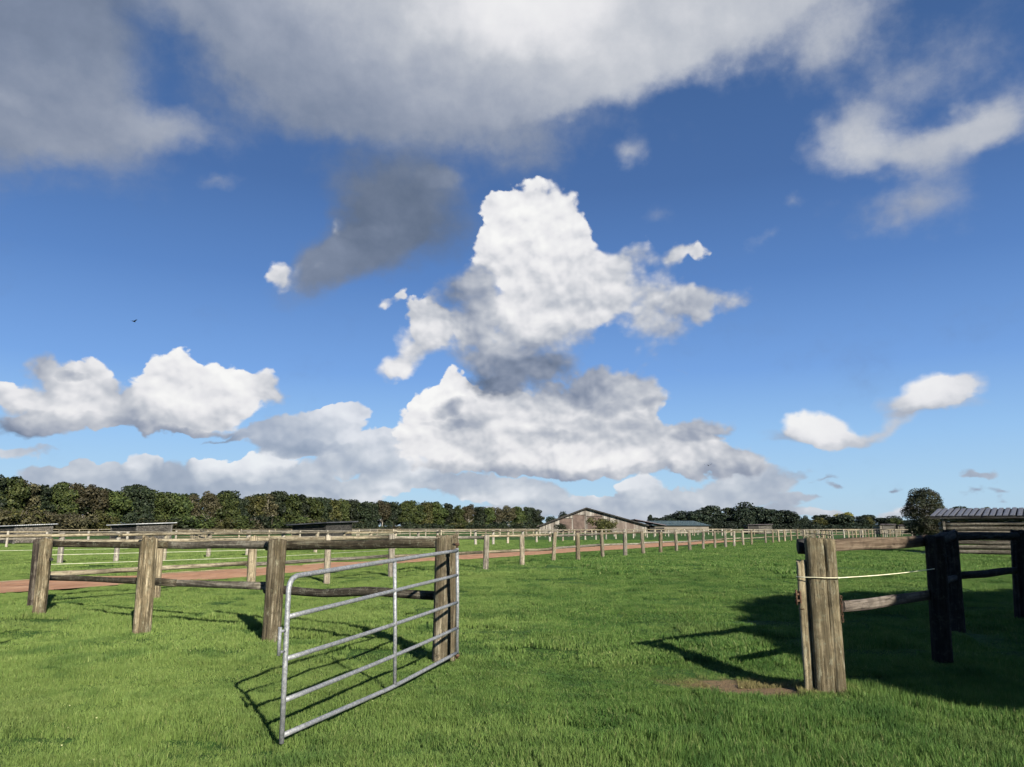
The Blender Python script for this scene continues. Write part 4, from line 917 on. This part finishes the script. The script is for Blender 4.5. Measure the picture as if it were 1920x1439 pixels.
# lower lean-to of the barn and green-roofed building
lt_o = empty('lean_to_barn', (re_.x, BY + 2, 0), 0, 'low dark lean-to with purplish roof beside the big barn', 'barn')
w2 = bpt(1246, 986).x - re_.x
mb = MB(); mb.box((w2 / 2 + 1, 10, .8), (w2 - 1, 18, 1.6)); mb.build('wall', M_DARKW, lt_o)
mb = MB(); slab(mb, (-3.0, 0, 3.9), (w2 + .6, 0, 2.2), Vector((2, 22, 0)), .2, .3); mb.build('roof', M_ROOFP, lt_o)
GY = 260.0; g0, g1 = at(1226, 985, GY), at(1331, 985, GY)
gb = empty('low_building', (g0.x, GY, 0), 0, 'long low building with blue-green metal roof and beige wall', 'building'); Lg = g1.x - g0.x
mb = MB(); mb.box((Lg / 2, 6, 1.1), (Lg - .6, 11.4, 2.2)); mb.build('wall', M_BEIGE, gb)
hz_ = at(1300, 976.5, GY).z
mb = MB(); e = 2.25
mb.quad([(-.6, -.5, e), (Lg + .6, -.5, e), (Lg - 4, 6, hz_), (-.6, 6, hz_)]); mb.quad([(Lg + .6, -.5, e), (Lg + .6, 12.5, e), (Lg - 4, 6, hz_)]); mb.quad([(Lg + .6, 12.5, e), (-.6, 12.5, e), (-.6, 6, hz_), (Lg - 4, 6, hz_)]); mb.quad([(-.6, 12.5, e), (-.6, -.5, e), (-.6, 6, hz_)]); mb.quad([(-.6, -.5, e - .02), (-.6, 12.5, e - .02), (Lg + .6, 12.5, e - .02), (Lg + .6, -.5, e - .02)])
mb.build('roof', M_ROOFG, gb)
SKIP += [(SX0 - 1, SX0 + 10, 45.6, 51)]
# ---------------------------------------------------------------- trees
def leaf_mat(name, dark, mid, light, warm=None, tr=.25):
    w = NT(name, .6, .25); oi = w.n('ShaderNodeObjectInfo'); v = w.coords('Object', (1, 1, 1))
    g = w.n('ShaderNodeNewGeometry'); n1 = w.noise(v, .45, 3, .6); r = g.outputs['Random Per Island']
    f = w.math('ADD', w.math('MULTIPLY', n1, .65), w.math('MULTIPLY', r, .35))
    c = w.ramp(f, [(.30, dark), (.50, mid), (.70, light)])
    if warm: c = w.mix(w.math('MULTIPLY', w.step(w.noise(v, .25, 3, .6), .50, .62), .8), c, warm)
    hv = w.n('ShaderNodeHueSaturation'); w.set(hv.inputs['Color'], c); w.set(hv.inputs['Value'], w.step(oi.outputs['Random'], 0, 1, .72, 1.2)); w.set(hv.inputs['Hue'], w.step(oi.outputs['Random'], 0, 1, .492, .508)); w.col(hv.outputs[0])
    t = w.n('ShaderNodeBsdfTranslucent'); w.set(t.inputs[0], hv.outputs[0]); mx = w.n('ShaderNodeMixShader'); mx.inputs[0].default_value = tr
    w.t.links.new(w.b.outputs[0], mx.inputs[1]); w.t.links.new(t.outputs[0], mx.inputs[2]); w.t.links.new(mx.outputs[0], w.out.inputs[0]); return w.m
ML_OAK = leaf_mat('oak_leaves', (0.020, 0.032, 0.010), (0.048, 0.068, 0.019), (0.092, 0.110, 0.032))
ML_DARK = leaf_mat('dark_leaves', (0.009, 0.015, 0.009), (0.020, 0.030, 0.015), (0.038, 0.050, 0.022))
ML_BROWN = leaf_mat('autumn_leaves', (0.026, 0.026, 0.014), (0.062, 0.057, 0.029), (0.105, 0.092, 0.048), tr=.2)
ML_OLIVE = leaf_mat('olive_leaves', (0.024, 0.028, 0.010), (0.055, 0.060, 0.018), (0.105, 0.100, 0.032))
ML_YEL = leaf_mat('yellow_leaves', (0.12, 0.12, 0.03), (0.24, 0.22, 0.06), (0.36, 0.32, 0.10))
ML_FAR = leaf_mat('hedgerow_leaves', (0.010, 0.018, 0.014), (0.022, 0.034, 0.022), (0.040, 0.056, 0.032))
ML_SHADE = leaf_mat('shade_tree_leaves', (0.02, 0.04, 0.01), (0.05, 0.08, 0.02), (0.09, 0.12, 0.03))
M_BARK = plain('grey_bark', (0.11, 0.095, 0.075), .9, .2, .4, 3)
M_BARKP = plain('pale_bark', (0.26, 0.23, 0.19), .9, .2, .35, 3)
def crown_mesh(name, mat, lobes, n, size, seed, fill=.35, droop=.0):
    """leaf clusters through a crown made of overlapping lobes (cx, cy, cz, rx, ry, rz)"""
    r = np.random.RandomState(seed); L = np.array(lobes, dtype=float)
    wgt = (L[:, 3] * L[:, 4] + L[:, 4] * L[:, 5] + L[:, 3] * L[:, 5]); wgt /= wgt.sum()
    k = r.choice(len(L), n, p=wgt); d = r.normal(size=(n, 3)); d /= np.linalg.norm(d, axis=1)[:, None]
    rad = np.where(r.rand(n) < fill, r.uniform(.35, 1, n), r.normal(.94, .09, n))
    P = L[k, :3] + d * L[k, 3:] * rad[:, None]
    # drop most clusters hidden deep inside other lobes
    keep = np.ones(n, bool)
    for q in range(len(L)):
        e = (((P - L[q, :3]) / L[q, 3:]) ** 2).sum(1); keep &= ~((e < .45) & (k != q) & (r.rand(n) < .8))
    P = P[keep]; d = d[keep]; m = len(P)
    nrm = d * .9 + r.normal(size=(m, 3)) * .55 + np.array([0, 0, .25]); nrm /= np.linalg.norm(nrm, axis=1)[:, None]
    t = np.cross(nrm, r.normal(size=(m, 3))); t /= np.linalg.norm(t, axis=1)[:, None]; b = np.cross(nrm, t)
    s = size * r.uniform(.5, 1.25, m)[:, None]; s2 = s * r.uniform(.5, .9, m)[:, None]
    V = np.stack([P - t * s, P - b * s2 * .9 + nrm * s * .15, P + t * s, P + b * s2 + nrm * s * .1], 1)
    F = (np.arange(m)[:, None] * 4 + np.arange(4)).ravel()
    return mesh_np(name, V, F, np.full(m, 4), mat)
def trunk_mesh(name, mat, h, r0, seed, crown_h, limbs=6, spread=2.5):
    rs = random.Random(seed); mb = MB(); n = 7
    pts_ = [(.12 * h * .1 * nz(i * .6, seed), .1 * h * .1 * nz(i * .6, seed + 9), h * i / n) for i in range(n + 1)]
    mb.tube(pts_, [r0 * (1 - .75 * i / n) * (1.25 if i == 0 else 1) for i in range(n + 1)], 8, True, 1, .1, seed)
    for k in range(limbs):
        t = rs.uniform(.30, .92); a = rs.uniform(0, 6.28); z = h * t; L = spread * (1.15 - t * .6) * rs.uniform(.7, 1.1)
        up = rs.uniform(.4, 1.0) * L
        base = Vector(pts_[int(t * n)]); base.z = z
        e = base + Vector((math.cos(a) * L, math.sin(a) * L, up)); m_ = base.lerp(e, .5) + Vector((0, 0, -.08 * L))
        rr = r0 * (1 - .75 * t) * .6; mb.tube([base, m_, e], [rr, rr * .65, rr * .25], 6, True)
        for _ in range(2):
            a2 = a + rs.uniform(-.9, .9); e2 = m_ + Vector((math.cos(a2) * L * .5, math.sin(a2) * L * .5, up * .6)); mb.tube([m_, e2], [rr * .45, rr * .15], 5, True)
    return mb.mesh(name, mat)
def lobes_round(h, r, base, seed, n=16, up=.62):
    rs = random.Random(seed); out_ = [(0, 0, base + (h - base) * .52, r * .62, r * .62, (h - base) * .40)]
    for i in range(n):
        a = rs.uniform(0, 6.28); t = rs.uniform(.08, .92); rr = r * math.sin(math.pi * (t * .80 + .14)) * .72
        q = rs.uniform(.18, .36) * r; out_.append((math.cos(a) * rr * rs.uniform(.6, 1), math.sin(a) * rr * rs.uniform(.6, 1), base + (h - base) * t, q * 1.25, q * 1.25, q * .95))
    return out_
class Proto:
    def __init__(s, kind, crown, trunk): s.kind, s.crown, s.trunk = kind, crown, trunk
def proto(kind, mat, h, r, base, seed, n, size, bark, tr0=.3, limbs=6, nl=16, fill=.35):
    cr = crown_mesh('crown', mat, lobes_round(h, r, base, seed, nl), n, size, seed, fill)
    tk = trunk_mesh('trunk', bark, h * .82, tr0, seed, base, limbs, r * .7); return Proto(kind, cr, tk)
# nominal height 10 m, scaled per tree
OAKS = [proto('oak', ML_OAK, 10, 3.6 + .3 * (i % 3), 1.6, 100 + i, 5200, .30, M_BARK, nl=18) for i in range(4)]
DARKS = [proto('dark', ML_DARK, 10, 3.2 + .3 * (i % 2), 1.0, 110 + i, 4600, .30, M_BARK, nl=18) for i in range(3)]
BROWNS = [proto('brown', ML_BROWN, 10, 3.4, 3.6, 120 + i, 2400, .27, M_BARKP, .22, limbs=11, nl=13, fill=.6) for i in range(3)]
OLIVES = [proto('olive', ML_OLIVE, 10, 3.6, 1.4, 130 + i, 4600, .30, M_BARK, nl=17) for i in range(2)]
FARS = [proto('far', ML_FAR, 10, 4.2 + .5 * (i % 3), .6, 140 + i, 3200, .38, M_BARK, nl=15) for i in range(4)]
YELS = [proto('yellow', ML_YEL, 10, 4.2, 1.2, 150, 2800, .36, M_BARKP)]
def tree(name, pr, loc, h, label, cat='tree', group=None, wide=1.0):
    o = empty(name, loc, 0, label, cat, group); rz = random.uniform(0, 6.28); s = h / 10
    for nm, me_ in (('trunk', pr.trunk), ('crown', pr.crown)):
        c_ = link_mesh(nm, me_, o); c_.rotation_euler = (0, 0, rz); c_.scale = (s * wide, s * wide, s)
    return o
# silhouette of the wood: column, row of its upper edge
SIL = [(-260, 880), (-60, 885), (0, 892), (22, 889), (60, 906), (90, 905), (115, 902), (160, 907), (205, 917), (250, 908), (285, 915), (330, 922), (375, 922), (430, 919), (450, 934), (468, 922), (530, 921), (590, 930), (640, 932), (690, 936), (730, 942), (765, 939), (812, 935), (850, 944), (885, 947), (940, 952), (985, 946), (1003, 948), (1012, 958), (1020, 970)]
def sil(x): return float(np.interp(x, [a for a, b in SIL], [b for a, b in SIL]))
def Yw(x): return float(np.interp(x, [-260, 0, 500, 1020], [185, 215, 300, 400]))
seq = {}
ORD = ['first', 'second', 'third', 'fourth', 'fifth', 'sixth', 'seventh', 'eighth', 'ninth', 'tenth', 'eleventh', 'twelfth', 'thirteenth', 'fourteenth', 'fifteenth', 'sixteenth', 'seventeenth', 'eighteenth', 'nineteenth', 'twentieth',
       'twenty-first', 'twenty-second', 'twenty-third', 'twenty-fourth', 'twenty-fifth', 'twenty-sixth', 'twenty-seventh', 'twenty-eighth', 'twenty-ninth', 'thirtieth']
def nth(key):
    seq[key] = seq.get(key, -1) + 1; return ORD[min(seq[key], len(ORD) - 1)]
KW = {'oak': 'green leafy oak', 'dark': 'dark blackish green tree', 'brown': 'thin brown autumn tree', 'olive': 'olive green broad tree', 'far': 'dark hedgerow tree', 'yellow': 'yellowing tree'}
def where(x):
    return ('beside the edge shelter' if x < 130 else 'over the lone pale roofed shelter' if x < 330 else 'between the two shelters' if x < 540 else 'over the black shelter' if x < 670 else 'between black shelter and barn' if x < 850 else 'at the barn end of the wood')
random.seed(21)
x = -150.0
frontl = [('oak', -1)] 
pattern = ['oak', 'oak', 'olive', 'oak', 'dark', 'oak', 'brown', 'dark', 'oak', 'brown', 'brown', 'oak', 'dark', 'dark', 'oak', 'oak', 'olive', 'dark', 'oak', 'dark', 'olive', 'brown', 'dark', 'oak', 'dark', 'oak', 'dark', 'olive', 'oak', 'dark', 'dark', 'dark', 'brown', 'dark']
PK = {'oak': OAKS, 'dark': DARKS, 'brown': BROWNS, 'olive': OLIVES}
i = 0
while x < 1012:
    Y = Yw(x); kind = pattern[i % len(pattern)]
    if 240 <= x <= 262: kind = 'brown'
    if 330 <= x <= 400 and i % 3: kind = 'brown'
    py = sil(x) + random.uniform(-1, 4); h = at(x, py, Y).z
    b = at(x, HOR, Y)
    tree('oak_tree' if kind in ('oak', 'olive') else 'woodland_tree', random.choice(PK[kind]), (b.x, Y, 0), h, '%s %s in the wood, %s' % (nth((kind, where(x))), KW[kind], where(x)), group='trees of the wood', wide=random.uniform(.85, 1.1))
    x += (random.uniform(20, 34) * 300 / (Y + 60) + 4) * (1 if x < 500 else .80); i += 1
x = -140.0; i = 3
while x < 1000:
    Y = Yw(x) + 22; kind = random.choice(['oak', 'dark', 'dark', 'olive'])
    py = sil(x) + random.uniform(0, 9); h = at(x, py, Y).z; b = at(x, HOR, Y)
    tree('woodland_tree', random.choice(PK[kind]), (b.x, Y, 0), h, '%s %s in the back row, %s' % (nth((kind, 'b', where(x))), KW[kind], where(x)), group='trees in the back row of the wood', wide=1.15)
    x += random.uniform(26, 38) * (1 if x < 500 else .7); i += 1
# scrub along the foot of the wood
def shrub_proto(mat, seed, n=1500, size=.22, h=4.0, r=2.4, thin=False):
    rs = random.Random(seed); lb = [(rs.uniform(-r * .7, r * .7), rs.uniform(-r * .7, r * .7), rs.uniform(.15, .75) * h, rs.uniform(.3, .55) * r, rs.uniform(.3, .55) * r, rs.uniform(.16, .30) * h) for _ in range(12)]
    cr = crown_mesh('foliage', mat, lb, n, size, seed, .5); mb = MB()
    for k in range(7):
        a = rs.uniform(0, 6.28); mb.tube([(0, 0, 0), (math.cos(a) * r * .3, math.sin(a) * r * .3, h * .45), (math.cos(a) * r * .5, math.sin(a) * r * .5, h * .8)], [.07, .05, .02], 5)
    return Proto('shrub', cr, mb.mesh('stem', M_BARK))
SH = {'brown': [shrub_proto(ML_BROWN, 200), shrub_proto(ML_BROWN, 201)], 'olive': [shrub_proto(ML_OLIVE, 202), shrub_proto(ML_OLIVE, 203)], 'green': [shrub_proto(ML_OAK, 204), shrub_proto(ML_DARK, 205)]}
def shrub(kind, x, py, Y, w_, label, group='scrub at the foot of the wood'):
    pr = random.choice(SH[kind]); b = at(x, HOR, Y); h = at(x, py, Y).z; o = empty('shrub', (b.x, Y, 0), 0, label, 'shrub', group); rz = random.uniform(0, 6.28)
    for nm, me_ in (('stem', pr.trunk), ('foliage', pr.crown)):
        c_ = link_mesh(nm, me_, o); c_.rotation_euler = (0, 0, rz); c_.scale = (w_ / 4.2, w_ / 4.2, h / 3.8)
SW = {'brown': 'brownish leafless scrub bush', 'olive': 'yellow-green scrub bush', 'green': 'dark green scrub bush'}
x = -120.0
while x < 1000:
    top_ = 952 if x < 110 else 962 if x < 200 else 975 if x < 340 else 968 if x < 520 else 974 if x < 640 else 982
    kind = random.choice(['brown', 'brown', 'olive']) if x < 210 else random.choice(['brown', 'olive', 'green', 'green'])
    if 175 < x < 215: kind = 'olive'
    Y = Yw(x) - (28 if x < 210 else 16)
    shrub(kind, x, top_ + random.uniform(-4, 6), Y, random.uniform(7, 10) if x < 210 else random.uniform(7, 11), '%s %s at the wood foot, %s' % (nth((kind, 's', where(x))), SW[kind], where(x)))
    x += random.uniform(13, 22)
# hedgerow line to the right of the barn
HL = [(1034, 966, 6, 'dark'), (1060, 962, 7, 'far'), (1228, 972, 9, 'far'), (1222, 966, 3, 'dark'), (1250, 966, 10, 'far'), (1272, 961, 11, 'far'), (1294, 957, 13, 'far'), (1314, 957, 12, 'far'), (1338, 949, 11, 'dark'), (1356, 962, 11, 'far'), (1374, 950, 9, 'dark'), (1388, 958, 9, 'far'), (1404, 946, 12, 'dark'), (1420, 952, 10, 'far'),
 (1436, 957, 11, 'far'), (1452, 954, 12, 'dark'), (1466, 958, 11, 'far'), (1482, 964, 10, 'far'), (1494, 966, 8, 'dark'), (1508, 968, 4, 'dark'), (1516, 974, 11, 'far'), (1530, 972, 9, 'olive'), (1546, 964, 11, 'dark'), (1560, 970, 10, 'far'), (1578, 962, 11, 'dark'), (1592, 960, 10, 'yellow'), (1606, 974, 10, 'far'), (1616, 970, 8, 'olive'), (1634, 966, 11, 'far'), (1650, 972, 10, 'dark'), (1666, 970, 10, 'far'), (1682, 971, 9, 'oak'), (1697, 974, 9, 'olive'), (1712, 976, 8, 'far'), (1770, 972, 8, 'olive'), (1784, 952, 9, 'far'), (1797, 958, 9, 'dark'), (1835, 955, 9, 'dark'), (1851, 950, 10, 'oak'), (1866, 958, 8, 'dark'), (1880, 951, 5, 'olive'), (1900, 962, 9, 'far'), (1930, 955, 10, 'dark'), (1960, 958, 10, 'far')]
def hwhere(x): return ('peeping over the barn roof' if x < 1100 else 'beside the green roofed building' if x < 1345 else 'in the tall clump above the tiny hut' if x < 1500 else 'in the low row behind the gatepost' if x < 1640 else 'near the round tree' if x < 1770 else 'showing over the log shed roof')
for (px, py, wm, kind) in HL:
    Y = 330 if px > 1100 else 420
    if 1700 < px and px < 1990: Y = 150
    if px in (1682, 1697): Y = 210
    b = at(px, HOR, Y); h = at(px, py, Y).z; pr = random.choice({'far': FARS, 'dark': FARS + DARKS[:1], 'oak': OAKS, 'olive': OLIVES, 'yellow': YELS}[kind])
    wm2 = wm * (1.0 if Y > 250 else .55)
    tree('hedgerow_tree', pr, (b.x, Y + random.uniform(-6, 6), 0), h, '%s %s %s' % (nth((kind, 'h', hwhere(px))), KW[kind if kind != 'oak' else 'far'] if kind != 'oak' else 'mid green hedgerow tree', hwhere(px)), group='hedgerow trees on the horizon', wide=max(.6, min(2.2, (wm2 / 8.4) / (h / 10) * 1.15)))
# low hedge linking them
def hedge_mass(label, x0, x1, Y, top0, mat, seed, hh):
    a = at(x0, HOR, Y); b = at(x1, HOR, Y); L = b.x - a.x; rs = random.Random(seed)
    lb = [(rs.uniform(0, L), rs.uniform(-2, 2), hh * rs.uniform(.25, .62), rs.uniform(2, 4), 2, hh * rs.uniform(.25, .42)) for _ in range(int(L / 1.6))]
    o = empty('hedge', (a.x, Y, 0), 0, label, 'hedge'); link_mesh('foliage', crown_mesh('foliage', mat, lb, int(L * 110), .34, seed, .4), o); return o
hedge_mass('long low dark hedge on the horizon to the right of the barn', 1222, 1530, 322, 975, ML_FAR, 7, 4.6)
hedge_mass('low hedge on the horizon behind the gatepost and round tree', 1500, 1770, 322, 978, ML_FAR, 8, 3.6)
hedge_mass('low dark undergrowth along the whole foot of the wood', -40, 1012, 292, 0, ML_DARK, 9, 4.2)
# lone round tree
cr = crown_mesh('crown', leaf_mat('round_tree_leaves', (0.009, 0.013, 0.008), (0.022, 0.027, 0.014), (0.048, 0.050, 0.024), (0.026, 0.022, 0.013)), lobes_round(7.3, 3.3, .5, 77, 52), 36000, .12, 77, .35)
tk = trunk_mesh('trunk', M_BARK, 5.6, .2, 77, 1, 12, 1.9)
b = at(1736, HOR, 112); h = at(1736, 919, 112).z
lone = empty('round_tree', (b.x, 112, 0), 0, 'lone rounded dark tree with fine leaves beside the log shed', 'tree')
for nm, me_ in (('trunk', tk), ('crown', cr)): c_ = link_mesh(nm, me_, lone); c_.scale = (h / 7.3,) * 2 + (h / 7.3,)
# bushes against the barn gable
for px, py, Y, ww_, lab in ((1128, 970, 222, 5.5, 'large olive bush against the barn gable'), (1140, 975, 221, 4.2, 'smaller bush beside the large one at the barn gable'), (1052, 982, 222, 3.5, 'tiny dark bush at the barn corner')):
    shrub('green' if py > 975 else 'olive', px, py, Y, ww_, lab, 'bushes at the barn')
# --- tree just outside the picture whose shadow falls across the posts
u = Vector((-math.sin(SUN_AZ), math.cos(SUN_AZ))); v_ = Vector((math.cos(SUN_AZ), math.sin(SUN_AZ)))
t0 = -1.2; lb = []
PROF = [(6.62, 2.55, 3.15), (7.0, 2.2, 3.3), (7.8, 2.0, 4.3), (9.0, 1.9, 5.0), (10.2, 1.7, 5.6), (11.6, 1.5, 6.15), (13.2, 1.4, 6.4), (15.0, 1.4, 6.5), (17.0, 1.4, 6.3), (19.5, 1.5, 5.8), (21.5, 2.0, 4.9)]
ps_ = [a for a, b_, c_ in PROF]; rs = random.Random(5)
base = Vector((14.2 * v_.x + t0 * u.x, 14.2 * v_.y + t0 * u.y))
s_ = 7.0
while s_ < 21.5:
    lo, hi = float(np.interp(s_, ps_, [b_ for a, b_, c_ in PROF])), float(np.interp(s_, ps_, [c_ for a, b_, c_ in PROF])); z = lo + .32
    st_ = .45
    while z < hi - .1:
        r_ = min(.42, (hi - lo) * .38) * rs.uniform(.9, 1.15); P_ = v_ * s_ + u * (t0 + rs.uniform(-.3, .3)); zz = min(max(z, lo + r_), hi - r_)
        lb.append((P_.x - base.x, P_.y - base.y, zz, r_, r_ * .9, r_)); z += .42
    s_ += .42
def shade_crown():
    n = 95000; me_ = crown_mesh('crown', ML_SHADE, lb, n, .12, 9, .6); return me_
st = empty('spreading_tree', (base.x, base.y, 0), 0, 'broad spreading leafy tree just outside the picture, shading the dark posts', 'tree')
link_mesh('crown', shade_crown(), st)
mb = MB(); mb.tube([(0, 0, -.1), (.05, 0, 1.2), (-.05, .05, 2.4), (0, 0, 3.6)], [.34, .26, .22, .15], 12, True, 1, .1, 3)
for s_ in (-6.6, -4.5, -2.2, 2.2, 4.6, 6.4):
    e_ = v_ * s_; mb.tube([(0, 0, 1.9), (e_.x * .5, e_.y * .5, 3.2), (e_.x, e_.y, 3.5 + .9 * (1 - abs(s_) / 7))], [.16, .10, .04], 8)
mb.build('trunk', M_BARK, st)
# two distant birds
def bird(label, px, py, Y, s):
    p = at(px, py, Y); mb = MB(); mb.tube([(-.30 * s, 0, 0), (-.1 * s, 0, .01), (.12 * s, 0, 0), (.26 * s, 0, 0)], [.015 * s, .055 * s, .06 * s, .02 * s], 8)
    for sg in (-1, 1): mb.quad([(.10 * s, sg * .03 * s, .02 * s), (-.08 * s, sg * .03 * s, .02 * s), (-.12 * s, sg * .42 * s, .13 * s), (-.02 * s, sg * .52 * s, .15 * s), (.06 * s, sg * .38 * s, .12 * s)])
    o = mb.build('bird', M_RUBBER, None, p); o.rotation_euler = (0, 0, 1.2); tag(o, label, 'bird', 'birds in the sky')
bird('tiny dark bird in the blue above the leftmost white cloud', 251, 603, 130, 1.6)
bird('tiny dark bird in front of the low cloud bank above the hedgerow', 1328, 873, 150, 1.8)
lay_all()

# pale clover heads and fallen leaves dotted through the turf
rs = random.Random(31); V = []; F = []
for i in range(120):
    y = 5.0 + 17 * rs.random() ** 1.3; x = rs.uniform(-.68, .68) * y; s = rs.uniform(.004, .009); z = gh(x, y) + rs.uniform(.015, .035); a = rs.uniform(0, 6.28); b = len(V)
    if bool(in_track(x, y, .2)): continue
    for k in range(6): t = a + k * PI / 3; V.append((x + math.cos(t) * s, y + math.sin(t) * s * .8, z + .5 * s * math.sin(t * 2 + i)))
    V.append((x, y, z + s * .7)); F += [[b + k, b + (k + 1) % 6, b + 6] for k in range(6)]
me = bpy.data.meshes.new('clover'); me.from_pydata(V, [], F); me.materials.append(plain('clover_heads', (0.30, 0.31, 0.15), .8, .2, .4, 3)); me.update()
tag(link_mesh('clover', me), 'tiny pale clover heads and fallen leaves dotted over the turf', 'clover', None, 'stuff')
